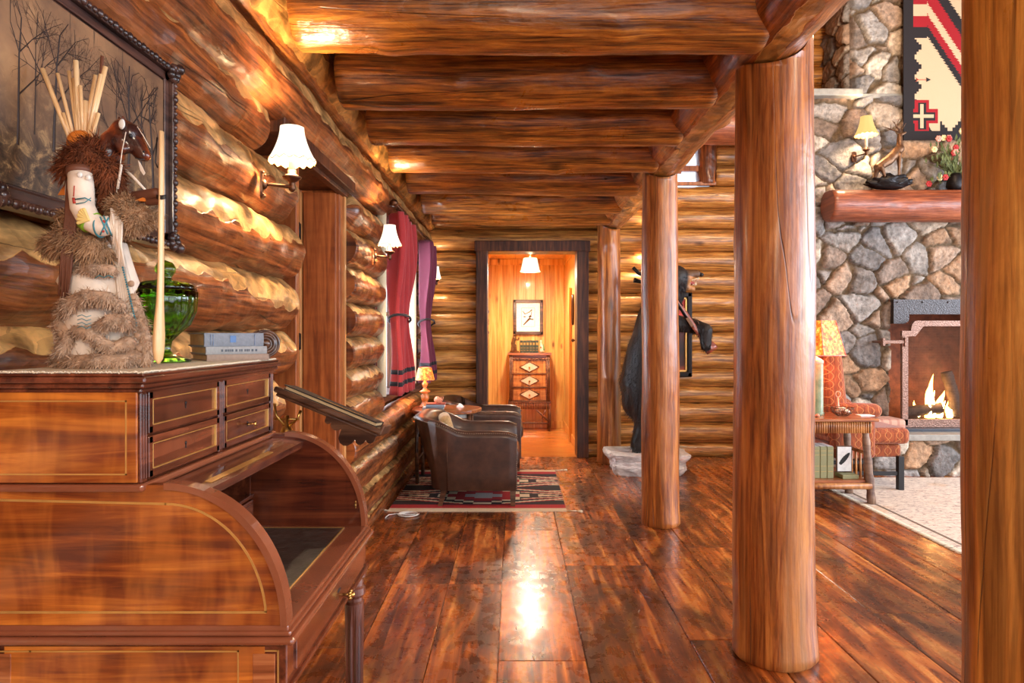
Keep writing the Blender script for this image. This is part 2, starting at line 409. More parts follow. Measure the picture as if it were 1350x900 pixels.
def floormat(name,bright=1,rough=.16):
    t=NT(name); uv='UV'
    g=t.noise(t.coords(uv,(1.0,13,1)),1.5,8,.6,.9)
    b=t.noise(t.coords(uv,(1.3,3.6,1),(2,5,0)),1.1,6,.62,1.1)
    col=t.ramp(g,[(.34,srgb(84,36,14)),(.46,srgb(150,74,28)),(.56,srgb(192,108,44)),(.68,srgb(226,156,80))])
    col=t.mix(t.ramp(b,[(.45,0.0),(.53,.55),(.66,.92)]),col,srgb(48,20,10))
    a=t.nd('ShaderNodeAttribute'); a.attribute_name='Col'; col=t.mix(1.0,col,a.outputs['Color'],'MULTIPLY')
    vo=t.nd('ShaderNodeTexVoronoi'); vo.inputs['Scale'].default_value=1; t.lk(t.coords(uv,(1.6,5,1)),vo.inputs['Vector'])
    col=t.mix(t.ramp(vo.outputs['Distance'],[(.04,.8),(.09,.25),(.14,0.0)]),col,srgb(120,48,14))
    h=t.math('ADD',t.math('MULTIPLY',g,.3),t.noise(t.coords(uv,(5,9,1)),1,3,.5))
    return t.fin(col,t.ramp(t.noise(t.coords(uv,(5,5,1)),3,4,.6),[(.35,rough*.8),(.7,rough*1.8)]),t.bump(h,.22,.006),coat=.3,coatr=.16)
MT['floor']=floormat('stained_plank_floor',rough=.24)
def hallfloor():
    t=NT('honey_plank_floor'); g=t.noise(t.coords('Object',(3,30,1)),1.2,6,.6,.5)
    col=t.ramp(g,[(.3,srgb(190,104,40)),(.7,srgb(226,150,70))])
    return t.fin(col,.22,t.bump(g,.08,.003),coat=.3)
MT['hallfloor']=hallfloor()
def orug():
    t=NT('faded_cream_rug'); n=t.noise(t.coords('Object',(9,22,1)),2.2,6,.7,1.2); n2=t.noise(t.coords('Object'),1.6,3,.6,.5)
    col=t.ramp(n,[(.36,srgb(120,96,92)),(.45,srgb(206,188,172)),(.6,srgb(228,214,196))])
    col=t.mix(t.ramp(n2,[(.55,0.0),(.7,.6)]),col,srgb(214,168,112))
    return t.fin(col,.95,t.bump(t.noise(t.coords('Object'),160,3),.4,.004))
MT['orug']=orug()

# ------------------------------------------------------------------ logs
def logm(m,p0,p1,r0,r1=None,seed=0,seg=26,step=.035,hewn=.006,wob=.008,cap='flat',capm=None,knots=2,hs=(.11,.07),flat=None,pale=None):
    p0=Vector(p0);p1=Vector(p1);r1=r1 or r0
    d=(p1-p0);L=d.length;d.normalize()
    up=Vector((0,0,1)) if abs(d.z)<.9 else Vector((0,1,0))
    a=d.cross(up).normalized(); b=a.cross(d).normalized()
    rnd=random.Random(seed*77+3); uo=rnd.random()*40; vo=rnd.random()*40
    kn=[(rnd.uniform(.1,.9)*L,rnd.uniform(0,2*PI),rnd.uniform(.008,.022),rnd.uniform(.04,.08)) for _ in range(knots)]
    n=max(3,int(L/step)); vs=[];fs=[];uvs=[];cols=[]
    stn=[(i/n*L,1.0) for i in range(n+1)]
    if cap=='round':
        k=5; e=r0*.55
        stn=[(e*(1-math.cos(PI/2*i/k)),max(.05,math.sin(PI/2*i/k))) for i in range(k)]+[(e+(L-2*e)*i/n,1) for i in range(n+1)]+[(L-e*(1-math.cos(PI/2*i/k)),max(.05,math.sin(PI/2*i/k))) for i in range(k-1,-1,-1)]
    elif cap=='flat':
        stn=[(0,.93)]+[(.012+(L-.024)*i/n,1) for i in range(n+1)]+[(L,.93)]
    for s_,q in stn:
        t=s_/L; c=p0+d*s_
        wa=noise.noise(Vector((s_*.9,seed*5.1,0)))*wob; wb=noise.noise(Vector((s_*.9,seed*5.1,9)))*wob
        c=c+a*wa+b*wb; r=r0+(r1-r0)*t
        for j in range(seg):
            th=2*PI*j/seg; ca,sa=math.cos(th),math.sin(th)
            rr=r*(1+.06*noise.noise(Vector((s_*1.6,ca*1.2+seed*3.3,sa*1.2))))
            if hewn:
                q3=Vector((s_/hs[0]+seed*7,ca*r/hs[1],sa*r/hs[1]))
                dd=noise.voronoi(q3)[0][0]
                rr+=hewn*(min(dd,1)-.5)*1.6
            pv=0.0
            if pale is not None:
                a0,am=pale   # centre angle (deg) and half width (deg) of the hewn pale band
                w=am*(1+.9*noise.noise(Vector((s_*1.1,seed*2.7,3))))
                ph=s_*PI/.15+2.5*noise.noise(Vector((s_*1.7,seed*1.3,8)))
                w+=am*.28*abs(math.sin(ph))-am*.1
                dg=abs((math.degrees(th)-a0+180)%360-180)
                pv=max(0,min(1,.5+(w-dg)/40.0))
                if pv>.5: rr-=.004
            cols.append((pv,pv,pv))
            for ks,ka,kh,kw in kn:
                da=abs((th-ka+PI)%(2*PI)-PI)*r; x=((s_-ks)**2+da*da)/(kw*kw)
                if x<5: rr+=kh*math.exp(-x*1.4)
            pt=c+(a*ca+b*sa)*rr*q
            if flat is not None and pt.z<flat: pt.z=flat
            vs.append(pt)
    k=len(stn)
    for i in range(k-1):
        for j in range(seg):
            j2=(j+1)%seg
            fs.append([i*seg+j,(i+1)*seg+j,(i+1)*seg+j2,i*seg+j2])
            u0=stn[i][0]+uo;u1=stn[i+1][0]+uo;v0=2*PI*j/seg*r0+vo;v1=2*PI*(j+1)/seg*r0+vo
            uvs.append([(u0,v0),(u1,v0),(u1,v1),(u0,v1)])
    m.add(vs,fs,uvs,True)
    if pale is not None:
        if m.col is None: m.col=[]
        m.col+=cols
    cm=capm if capm is not None else m
    for base,rev in ((0,False),((k-1)*seg,True)):
        ring=[vs[base+j] for j in range(seg)]; cc=sum(ring,Vector())/seg
        vv=ring+[cc]; ff=[[j,(j+1)%seg,seg] for j in range(seg)]
        if rev: ff=[f[::-1] for f in ff]
        uu=[[(uo+math.cos(2*PI*q/seg)*.02,vo+math.sin(2*PI*q/seg)*.02) if q<seg else (uo,vo) for q in f] for f in ff]
        cm.add(vv,ff,uu,False)
        if pale is not None: m.col+=[(0,0,0)]*len(vv)
    return m

# fur strands scattered over capsules
def fur(m,caps,count,ln,w=.0012,comb=(0,0,-1),cf=.6,seed=1,half=None):
    rnd=random.Random(seed); tot=sum((((Vector(c[1])-Vector(c[0])).length+c[2]+c[3])*(c[2]+c[3])) for c in caps)
    comb=Vector(comb)
    for c in caps:
        p0,p1=Vector(c[0]),Vector(c[1]); d=p1-p0; L=max(d.length,1e-4); dn=d/L if d.length>1e-4 else Vector((0,0,1))
        k=int(count*((L+c[2]+c[3])*(c[2]+c[3]))/tot)
        for _ in range(k):
            n=Vector((rnd.gauss(0,1),rnd.gauss(0,1),rnd.gauss(0,1))).normalized()
            t=rnd.uniform(-c[2],L+c[3])
            if 0<=t<=L:
                n=(n-dn*n.dot(dn)).normalized(); r=c[2]+(c[3]-c[2])*t/L; p=p0+dn*t+n*r
            elif t<0:
                if n.dot(dn)>0:n=-n
                p=p0+n*c[2]
            else:
                if n.dot(dn)<0:n=-n
                p=p1+n*c[3]
            if half and half(p): continue
            dr=(n*(1-cf)+comb*cf+Vector((rnd.gauss(0,.22),rnd.gauss(0,.22),rnd.gauss(0,.22)))).normalized()
            sd=dr.cross(n)
            if sd.length<1e-3: continue
            sd=sd.normalized()*w; l=ln*rnd.uniform(.6,1.2)
            q=p-n*.002; mid=q+dr*l*.5+n*l*.12; tip=q+dr*l
            m.add([q-sd,q+sd,mid+sd*.7,mid-sd*.7,tip],[[0,1,2,3],[3,2,4]])
    return m
def blob(name,caps,mat,parent,voxel=.01,it=6,label=None,world=True):
    m=M()
    for c in caps: m.capsule(*c,n=18)
    o=obj(name,m,mat,parent,world,label)
    r=o.modifiers.new('r','REMESH'); r.mode='VOXEL'; r.voxel_size=voxel; r.use_smooth_shade=True
    s=o.modifiers.new('s','SMOOTH'); s.iterations=it; s.factor=.5
    return o
def light(kind,loc,power,col,size=.05,rot=None,sy=None,name='lamp_light'):
    l=bpy.data.lights.new(name,kind); l.energy=power; l.color=col
    if kind=='AREA':
        l.size=size
        if sy: l.shape='RECTANGLE'; l.size_y=sy
    else: l.shadow_soft_size=size
    o=bpy.data.objects.new(name,l); C.objects.link(o); o.location=loc
    if rot: o.rotation_euler=rot
    return o
# ================================================================== THE SETTING
# main floor boards
m=M(); m.col=[]
edges=[-.92,-.60,-.324,-.064,.265,.695,.98,1.27,1.56,1.9,2.2,2.52,2.8,3.15,3.45,3.8,4.1,4.45,4.8,5.1,5.45,5.8,6.2,6.5]
rnd=random.Random(5)
known={1:[3.33],2:[3.33,4.5],3:[6.2],4:[3.6,5.6],5:[2.72,4.4],6:[3.9],7:[3.1]}
tintk={3:[1.15],4:[.95,.8]}
for i in range(len(edges)-1):
    x0,x1=edges[i],edges[i+1]
    cuts=list(known.get(i,[]))
    y=-2.4+rnd.uniform(0,.8)
    ks=[-2.5]
    lo=min(cuts) if cuts else 99
    while y<6.7:
        if all(abs(y-c)>.7 for c in cuts): ks.append(y)
        y+=rnd.uniform(1.2,2.6)
    ks=sorted(set(ks+cuts))+[6.8]
    for a,b in zip(ks[:-1],ks[1:]):
        g=.0012; t=rnd.uniform(.62,1.12); 
        if i==3: t=1.3
        if i==4 and a<3: t=.8
        uo,vo=rnd.random()*30,rnd.random()*30
        X0,X1,Y0,Y1=x0+g,x1-g,a+g,b-g; e=.003
        vs=[(X0,Y0,-.012),(X1,Y0,-.012),(X1,Y1,-.012),(X0,Y1,-.012),(X0,Y0,-e),(X1,Y0,-e),(X1,Y1,-e),(X0,Y1,-e),(X0+e,Y0+e,0),(X1-e,Y0+e,0),(X1-e,Y1-e,0),(X0+e,Y1-e,0)]
        fs=[[8,9,10,11],[4,5,9,8],[5,6,10,9],[6,7,11,10],[7,4,8,11],[0,1,5,4],[1,2,6,5],[2,3,7,6],[3,0,4,7]]
        uvs=[[(vs[k][1]+uo,vs[k][0]+vo) for k in f] for f in fs]
        m.add(vs,fs,uvs); m.col+= [(t,t*.97,t*.95)]*9
m.add([(-3,-2.6,-.014),(6.6,-2.6,-.014),(6.6,7,-.014),(-3,7,-.014)],[[0,1,2,3]],[[(0,0)]*4]); m.col.append((.04,.03,.02))
struct('floor',m,MT['floor'])

# left wall of logs
bn=[0,.22,.43,.64,.85,1.06,1.234,1.444,1.66,1.88,2.08]
bw=[-.03,.1,.29,.48,.67,.857,1.02,1.20,1.39,1.59,1.80,2.0]
m=M(); s=1
for a,b in zip(bn[:-1],bn[1:]):
    r=(b-a)/2*1.05; yend=2.80 if a>1.0 else 2.60
    if a>1.8: yend=2.5
    yend+=random.uniform(-.02,.02)
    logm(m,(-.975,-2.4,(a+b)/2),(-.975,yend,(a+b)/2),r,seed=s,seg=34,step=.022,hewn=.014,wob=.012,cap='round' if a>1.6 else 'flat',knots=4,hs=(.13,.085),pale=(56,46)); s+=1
for a,b in zip(bw[:-1],bw[1:]):
    r=(b-a)/2*1.05; z=(a+b)/2
    y1=6.9 if b<.8 else 4.56
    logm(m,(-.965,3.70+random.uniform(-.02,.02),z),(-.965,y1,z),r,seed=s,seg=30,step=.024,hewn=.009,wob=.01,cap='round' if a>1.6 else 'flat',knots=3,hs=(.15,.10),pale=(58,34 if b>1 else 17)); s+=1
    if b>.8: logm(m,(-.965,6.44,z),(-.965,6.9,z),r,seed=s,cap='flat',step=.04,pale=(60,20)); s+=1
# header log with a flat underside over doorway, window
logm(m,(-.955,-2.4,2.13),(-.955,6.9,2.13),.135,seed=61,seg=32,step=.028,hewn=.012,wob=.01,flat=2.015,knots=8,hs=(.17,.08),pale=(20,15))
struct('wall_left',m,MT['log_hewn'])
m=M(); logm(m,(-.90,-2.4,2.36),(-.90,6.9,2.36),.125,seed=62,seg=28,step=.028,hewn=.012,wob=.015,knots=9,hs=(.16,.09),pale=(-30,18))
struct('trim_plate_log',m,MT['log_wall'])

# far wall of logs
B=[-.02,.13,.335,.53,.69,.875,1.056,1.245,1.441,1.63,1.849,2.045,2.27,2.47,2.70,2.9,3.1,3.3,3.5,3.7,3.9,4.1,4.3,4.5,4.7]
m=M(); s=100
for a,b in zip(B[:-1],B[1:]):
    z=(a+b)/2; r=(b-a)/2*1.04
    if b<2.06:
        logm(m,(-1.0,6.875,z),(-.36,6.875,z),r,seed=s,seg=26,step=.035,hewn=.003,wob=.006,knots=2); s+=1
        logm(m,(.70,6.875,z),(3.2,6.875,z),r,seed=s,seg=26,step=.035,hewn=.003,wob=.006,knots=4); s+=1
    elif b<2.72:
        logm(m,(-1.0,6.875,z),(3.2,6.875,z),r,seed=s,seg=26,step=.035,hewn=.003,wob=.006,knots=5); s+=1
    elif b<3.35:
        logm(m,(2.0,6.875,z),(3.2,6.875,z),r,seed=s,seg=26,step=.035,hewn=.003); s+=1
        logm(m,(.3,6.875,z),(1.35,6.875,z),r,seed=s,seg=26,step=.035,hewn=.003); s+=1
    else:
        logm(m,(.3,6.875,z),(3.2,6.875,z),r,seed=s,seg=22,step=.05,hewn=.003); s+=1
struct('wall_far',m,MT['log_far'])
# plain backing behind the logs + outer shell of great room
m=M(); m.bx(5.4,6.7,6.85,7.0,0,4.8); m.bx(-1.2,-.45,6.93,7.0,0,2.6); m.bx(.8,3.2,6.93,7.0,0,2.6)
struct('wall_far_backing',m,MT['ceil'])
m=M()
for y0,y1 in ((-2.6,-2.0),(.2,.7),(2.9,3.4),(5.6,7.0)): m.bx(6.5,6.65,y0,y1,0,4.8)
m.bx(6.5,6.65,-2.6,7,0,.5); m.bx(6.5,6.65,-2.6,7,3.6,4.8)
struct('wall_right',m,MT['ceil'])
m=M(); m.bx(-3.0,.2,-2.65,-2.5,0,4.8); m.bx(2.9,3.4,-2.65,-2.5,0,4.8); m.bx(6.0,6.65,-2.65,-2.5,0,4.8)
m.bx(.2,6.65,-2.65,-2.5,0,.4); m.bx(.2,6.65,-2.65,-2.5,3.4,4.8)
struct('wall_rear',m,MT['ceil'])
m=M(); m.bx(-1.2,6.7,-2.65,7.0,4.75,4.85); struct('ceiling_great_room',m,MT['ceil'])
# corridor ceiling boards
m=M(); y=-2.5
while y<6.95:
    m.bx(-1.15,.79,y,y+.138,2.452,2.48,.004,1); y+=.14
struct('ceiling',m,MT['ceil'])
m=M(); m.bx(-1.15,-1.0,-2.5,7,2.44,4.8); m.bx(-1.2,-1.1,-2.5,2.86,0,2.5); m.bx(-1.2,-1.1,3.66,4.55,0,2.5); m.bx(-1.2,-1.1,6.5,7,0,2.5);m.bx(-1.2,-1.1,4.55,6.5,0,.72)
m.bx(-1.2,-1.1,2.8,7,2.12,2.5)
struct('wall_left_backing',m,MT['ceil'])

# small room seen through the left doorway
m=M(); m.bx(-2.7,-2.6,2.2,4.4,0,2.5); m.bx(-2.7,-1.15,2.1,2.2,0,2.5); m.bx(-2.7,-1.15,4.3,4.4,0,2.5); m.bx(-2.7,-1.1,2.1,4.4,2.3,2.35)
struct('wall_side_room',m,MT['trimlight'])
# doorway casing: jamb, stop, header
m=M(); m.bx(-1.13,-.925,3.60,3.68,0,1.99,.004); m.bx(-1.13,-.93,2.90,2.94,0,1.99,.003); m.bx(-1.11,-.94,3.575,3.60,0,1.96,.003)
struct('trim_1',m,MT['jamb'])
m=M(); m.bx(-1.13,-.86,2.55,3.68,1.975,2.03,.004); m.bx(-.935,-.90,2.9,3.68,1.955,1.985,.003); struct('trim_2',m,MT['darkwood'])
m=M(); m.bx(-1.145,-1.115,3.55,3.60,0,1.96,.003); m.bx(-.93,-.912,3.66,3.69,0,1.99,.002); struct('trim_3',m,MT['trimlight'])
# open door leaf with raised panels, hinges
d=thing('door_1','pale wooden panelled door standing open in the left doorway','door',(-1.13,3.56,0)); d['kind']='structure'
m=M(); m.bx(-1.93,-1.13,3.525,3.565,.01,1.96,.003)
for z0,z1 in ((.15,.9),(1.05,1.85)):
    for x0,x1 in ((-1.85,-1.57),(-1.48,-1.21)): m.bx(x0,x1,3.517,3.53,z0,z1,.006); m.bx(x0+.03,x1-.03,3.510,3.53,z0+.03,z1-.03,.008)
obj('door_panel',m,MT['trimlight'],d,True)
for z in (.35,1.18,1.75):
    m=M(); m.bx(-1.142,-1.112,3.52,3.552,z-.042,z+.042,.003); m.tube([(-1.115,3.52,z-.045),(-1.115,3.52,z+.045)],.006,8)
    obj('hinge',m,MT['iron'],d,True,'black iron hinge')

# window_1 in left wall
d=thing('window_1','daylit window between the curtains','window',(-1.0,5.5,.8)); d['kind']='structure'
m=M(); m.bx(-1.07,-.93,4.56,4.63,.76,2.03,.004); m.bx(-1.07,-.93,6.38,6.45,.76,2.03,.004); m.bx(-1.07,-.93,4.56,6.45,1.96,2.03,.004); m.bx(-1.07,-.90,4.56,6.45,.74,.79,.006)
m.bx(-1.03,-.98,5.47,5.53,.79,1.96,.003); m.bx(-1.02,-.99,4.63,6.38,1.36,1.39,.002)
obj('window_frame',m,MT['darkwood'],d,True)
m=M(); m.bx(-1.008,-1.004,4.63,6.38,.79,1.96); obj('pane',m,MT['glass'],d,True)

# far doorway casing
m=M(); m.bx(-.385,-.272,6.72,6.99,0,2.13,.006); m.bx(.611,.725,6.72,6.99,0,2.13,.006); m.bx(-.40,.74,6.71,6.99,2.035,2.14,.006)
struct('trim_4',m,MT['darkwood'])
# hall beyond, knotty pine boards
def boards(m,along,a,b,const,z0,z1,th,w=.125,seed=1):
    rn=random.Random(seed); x=a
    while x<b-.005:
        e=min(x+w,b); n0=len(m.f)
        if along=='x': m.bx(x+.001,e-.001,const,const+th,z0,z1,.003,1)
        else: m.bx(const,const+th,x+.001,e-.001,z0,z1,.003,1)
        c=rn.uniform(.78,1.06); m.col += [(c,c*.97,c*.93)]*(len(m.f)-n0); x=e
m=M(); m.col=[]; boards(m,'x',-.36,.66,8.9,0,2.2,.02,seed=3); struct('wall_hall_far',m,MT['pine'])
m=M(); m.col=[]; boards(m,'y',7.0,8.92,-.365,0,2.2,.02,seed=4); struct('wall_hall_left',m,MT['pine'])
m=M(); m.col=[]; boards(m,'y',7.0,8.92,.648,0,2.2,.02,seed=5); struct('wall_hall_right',m,MT['pine'])
m=M(); m.col=[]; boards(m,'x',-.37,.67,7.0,2.2,2.22,1.93,seed=5); struct('ceiling_hall',m,MT['pine'])
m=M(); m.col=[]; m.bx(-.345,.648,8.88,8.9,2.12,2.2,.004); m.bx(-.345,-.325,7.0,8.88,2.12,2.2,.004); m.bx(.63,.648,7,8.88,2.12,2.2,.004)
m.bx(-.345,.648,8.885,8.9,0,.09,.003); m.bx(.636,.648,7,8.88,0,.09,.003); m.bx(-.345,-.333,7,8.88,0,.09,.003)
m.bx(.612,.648,7.75,7.80,0,1.75,.004)
m.col=[(.95,.9,.85)]*len(m.f); struct('baseboard_hall',m,MT['pine'])
m=M(); x=6.8
while x<8.9: m.bx(-.36,.66,x+.001,min(x+.09,8.9)-.001,-.02,-.001,.001,1); x+=.09
struct('floor_hall',m,MT['hallfloor'])
m=M(); m.bx(-.42,-.37,6.99,8.98,-.03,2.3); m.bx(.67,.72,6.99,8.98,-.03,2.3); m.bx(-.42,.72,8.925,8.98,-.03,2.3); m.bx(-.42,.72,6.99,8.98,2.225,2.28); m.bx(-.42,.72,6.75,8.98,-.05,-.022)
struct('wall_hall_backing',m,MT['ceil'])

# upper window in far wall
d=thing('window_2','pale daylit upper window with a wooden rail high on the far log wall','window',(1.6,6.85,2.7)); d['kind']='structure'
m=M(); m.bx(1.35,2.0,6.78,6.82,2.70,2.735,.004); m.bx(1.35,1.83,6.80,6.86,2.845,2.90,.006); m.bx(1.35,1.39,6.80,6.9,2.7,3.35,.004); m.bx(1.35,1.83,6.80,6.9,3.3,3.35,.004); m.bx(1.60,1.66,6.80,6.83,2.82,3.3,.004)
obj('window_frame',m,MT['jamb'],d,True)
m=M(); m.bx(1.98,2.1,6.93,6.96,2.65,3.4); obj('side_trim',m,MT['darkwood'],d,True)
m=M(); m.bx(1.35,1.85,6.88,6.885,2.7,3.35); obj('pane',m,MT['glass'],d,True)
m=M(); logm(m,(1.925,6.86,2.72),(1.925,6.86,3.34),.105,seed=203,step=.03,hewn=.01); tag(obj('window_post',m,MT['log_hewn']),'short hewn log post beside the high upper window','post')

# posts
posts=[(.89,6.49,.110,2.345,'log post nearest the far wall, beside the doorway and bear','post'),
       (.93,4.39,.117,2.345,'log post standing in front of the standing bear','post'),
       (.985,2.6,.145,2.345,'thick log post right of centre with pale bluish right side','post'),
       (.99,1.25,.146,2.345,'closest log post, honey brown, filling the right edge of the photo','post_near')]
for i,(x,y,r,h,lb,mt) in enumerate(posts):
    m=M(); logm(m,(x+.005,y,0),(x,y,h),r*1.03,r*.965,seed=300+i*3,seg=48,step=.03,hewn=.0015,wob=.006,knots=2 if i<3 else 0,cap='flat')
    for k in range(len(m.v)):
        v=m.v[k]; dx=abs(v[0]-.93); zs=2.36-(math.sqrt(.158**2-dx*dx) if dx<.158 else 0)
        if v[2]>zs: v=(v[0],v[1],zs); m.v[k]=v
        if v[2]<.12:
            q=1+.05*(1-v[2]/.12); m.v[k]=(x+(v[0]-x)*q,y+(v[1]-y)*q,v[2])
    tag(obj('log_post',m,MT[mt]),lb,'post','log posts under the girder')
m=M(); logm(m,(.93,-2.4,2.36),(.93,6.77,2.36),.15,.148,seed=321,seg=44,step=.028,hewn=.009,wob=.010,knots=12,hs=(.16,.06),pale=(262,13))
tag(obj('girder_log',m,MT['girder']),'long round log girder resting on top of the log posts','beam')
pl=['first ceiling beam counted from the camera, thickest and cut by the top edge of the photo','second ceiling beam from the camera, with wavy lower edge','third ceiling beam from the camera, knotty with pale shine at left','fourth ceiling beam from the camera','fifth ceiling beam from the camera','sixth ceiling beam from the camera, bumpy underside','last ceiling beam, just in front of the far log wall']
for i,y in enumerate([2.36,2.95,3.55,4.15,4.80,5.55,6.2]):
    m=M(); logm(m,(-.75,y,2.322),(.86,y,2.322),.128,.126,seed=340+i,seg=36,step=.025,hewn=.003,wob=.022,knots=5)
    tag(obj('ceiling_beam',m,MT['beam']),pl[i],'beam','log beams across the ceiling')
for y in ():
    m=M(); logm(m,(-.75,y,2.322),(.86,y,2.322),.128,seed=360+int(y*10),seg=20,step=.06,hewn=.0)
    tag(obj('ceiling_beam',m,MT['beam']),'ceiling beam above the camera outside the photo','beam','log beams across the ceiling')
m=M(); logm(m,(1.0,6.3,3.14),(2.5,6.3,3.14),.165,seed=371,seg=30,step=.035,hewn=.006)
tag(obj('cross_beam',m,MT['mantel']),'reddish log beam high in front of the small upper window','beam')
# loft edge above girder
m=M(); m.bx(.95,1.02,-2.4,6.9,2.48,2.62,.01); struct('trim_5',m,MT['darkwood'])

# ------------------------------------------------------------------ stone fireplace
PAL=[srgb(156,146,136),srgb(136,126,118),srgb(158,132,110),srgb(176,156,134),srgb(124,106,92),srgb(150,142,134),srgb(118,112,108),srgb(166,130,98),srgb(184,170,152),srgb(140,116,98),srgb(156,150,144)]
MORT=srgb(96,76,52)
def stones(m,org,U,W,w,h,seed,cell=.27,depth=.05,res=.0125,hole=None):
    org=Vector(org);U=Vector(U);W=Vector(W);N=U.cross(W).normalized()
    nu=int(w/res);nv=int(h/res); o=len(m.v)
    ids=[]
    for j in range(nv+1):
        for i in range(nu+1):
            u=i/nu*w;v=j/nv*h
            q=Vector((u/cell+seed*3.1,v/(cell*.82)+seed,seed*1.7))
            wv=noise.noise_vector(q*1.3)*.16+noise.noise_vector(q*5)*.05+noise.noise_vector(q*13)*.02
            q=q+Vector((wv.x,wv.y,0))
            ds,ps=noise.voronoi(q)
            e=(ds[1]-ds[0])
            k=max(0,min(1,(e-.03)/.07)); k=k**.7
            c=ps[0]; hs=abs(math.sin(c.x*12.9898+c.y*78.233+c.z*37.7)*43758.5453)%1
            col=PAL[int(hs*len(PAL))%len(PAL)]; br=.85+.35*((hs*7.3)%1)
            ef=min(1,u/.035,v/.03+.0 if v>0 else 0); k*=max(0,min(1,u/.03,(w-u)/.03))
            nz=noise.noise(Vector((u*7,v*7,seed)))*.014+abs(noise.noise(Vector((u*19,v*19,seed))))*.012+noise.noise(Vector((u*45,v*45,seed)))*.004
            tilt=((hs*13.7)%1-.5)*(q.x-c.x)*.05+((hs*29.1)%1-.5)*(q.y-c.y)*.05
            hgt=k*(depth*(.55+.5*((hs*3.3)%1))+nz+tilt)
            m.v.append(tuple(org+U*u+W*v+N*hgt))
            mk=min(1,max(0,(e-.03)/.04)); st=.95+.45*noise.noise(Vector((u*9,v*9,seed+4)))+.25*noise.noise(Vector((u*40,v*40,seed+4)))
            m.col.append(tuple((MORT[t]*(1-mk)+col[t]*br*st*mk) for t in range(3)))
    for j in range(nv):
        for i in range(nu):
            uc=(i+.5)/nu*w;vc=(j+.5)/nv*h
            if hole and hole(uc,vc): continue
            m.f.append((o+j*(nu+1)+i,o+j*(nu+1)+i+1,o+(j+1)*(nu+1)+i+1,o+(j+1)*(nu+1)+i)); m.sm.append(True); m.uv.append(None)
FY=6.30; OX0,OX1,OZ0,OZ1=3.44,4.66,.34,1.535
fp=thing('fireplace','tall grey and tan fieldstone fireplace and chimney with raised hearth','fireplace',(4.0,6.5,0))
m=M(); m.col=[]
stones(m,(2.6,FY,0),(1,0,0),(0,0,1),2.9,3.40,1,hole=lambda u,v: OX0<2.6+u<OX1 and v<OZ1)
stones(m,(2.6,6.9,0),(0,-1,0),(0,0,1),.6,3.40,2,res=.025)
obj('lower_body',m,MT['stone'],fp,True)
m=M(); m.bx(2.615,OX0-.01,6.325,6.9,0,3.38); m.bx(OX1+.01,5.4,6.325,6.9,0,3.38); m.bx(OX0-.01,OX1+.01,6.325,6.9,1.62,3.38); m.bx(3.12,5.1,6.36,6.9,3.38,4.76); obj('mortar_core',m,plain('dark_mortar',MORT,.9),fp,True)
m=M(); m.col=[]
stones(m,(3.1,FY+.03,3.42),(1,0,0),(0,0,1),2.0,1.35,3)
stones(m,(3.1,6.9,3.42),(0,-1,0),(0,0,1),.57,1.35,4)
obj('chimney_breast',m,MT['stone'],fp,True)
m=M(); m.bx(2.55,3.16,6.19,6.9,3.385,3.45,.01); m.bx(3.16,5.5,6.27,6.9,3.39,3.43,.006); obj('shoulder_slab',m,MT['slab'],fp,True)
m=M(); m.col=[]
stones(m,(3.1,5.90,0),(1,0,0),(0,0,1),2.4,.31,6,cell=.25,res=.0125)
stones(m,(3.1,6.3,0),(0,-1,0),(0,0,1),.4,.31,7,cell=.22,res=.02)
obj('hearth_base',m,MT['stone'],fp,True)
m=M(); m.bx(3.05,5.5,5.84,6.34,.305,.36,.008); obj('hearth_slab',m,MT['slab'],fp,True)
m=M(); m.bx(3.40,4.7,6.02,6.4,.355,.385,.004); obj('hearth_tile',m,MT['slate'],fp,True,'dark slate strip in front of firebox')
m=M()
m.bx(OX0-.02,OX1,6.85,6.9,.3,1.6); m.bx(OX0-.05,OX0,6.31,6.9,.3,1.6); m.bx(OX1,OX1+.05,6.31,6.9,.3,1.6); m.bx(OX0,OX1,6.31,6.9,1.535,1.6); m.bx(OX0,OX1,6.31,6.9,.3,.385)
obj('firebox',m,MT['firebrick'],fp,True)
# iron lintel plate with stepped lower edge
def step_pts(x0,x1,zt,zb,drop,rad,inn):
    L=[(x0,zt),(x1,zt),(x1,zb-drop),(x1-inn,zb-drop)]
    for k in range(7): a=PI/2*k/6; L.append((x1-inn-rad*math.sin(a),zb-drop+rad*(1-math.cos(a)) if True else 0))
    R=[(x0+inn+rad*math.sin(a),zb-drop+rad*(1-math.cos(a))) for a in [PI/2*k/6 for k in range(6,-1,-1)]]
    return L+[(x1-inn-rad,zb),(x0+inn+rad,zb)]+R+[(x0+inn,zb-drop),(x0,zb-drop)]
m=M(); m.prism(step_pts(3.44,4.66,1.535,1.40,.085,.05,.09),'y',6.20,6.26); 
for x in (3.47,3.7,3.93): m.sph((x,6.197,1.51),.008,8)
obj('iron_lintel',m,MT['hammered'],fp,True,'black hammered iron lintel')
# fire screen
fs_=thing('fire_screen','hammered metal fire screen with mesh in front of the burning fire','fire screen',(4.05,6.12,.385))
m=M()
out=step_pts(3.46,4.62,1.335,1.335-.001,.10,.05,.07)
x0,x1=3.46,4.62
m.bx(x0,x0+.055,6.10,6.135,.40,1.20,.004); m.bx(x1-.055,x1,6.10,6.135,.40,1.20,.004)
m.bx(x0,x1,6.10,6.135,.385,.46,.004)
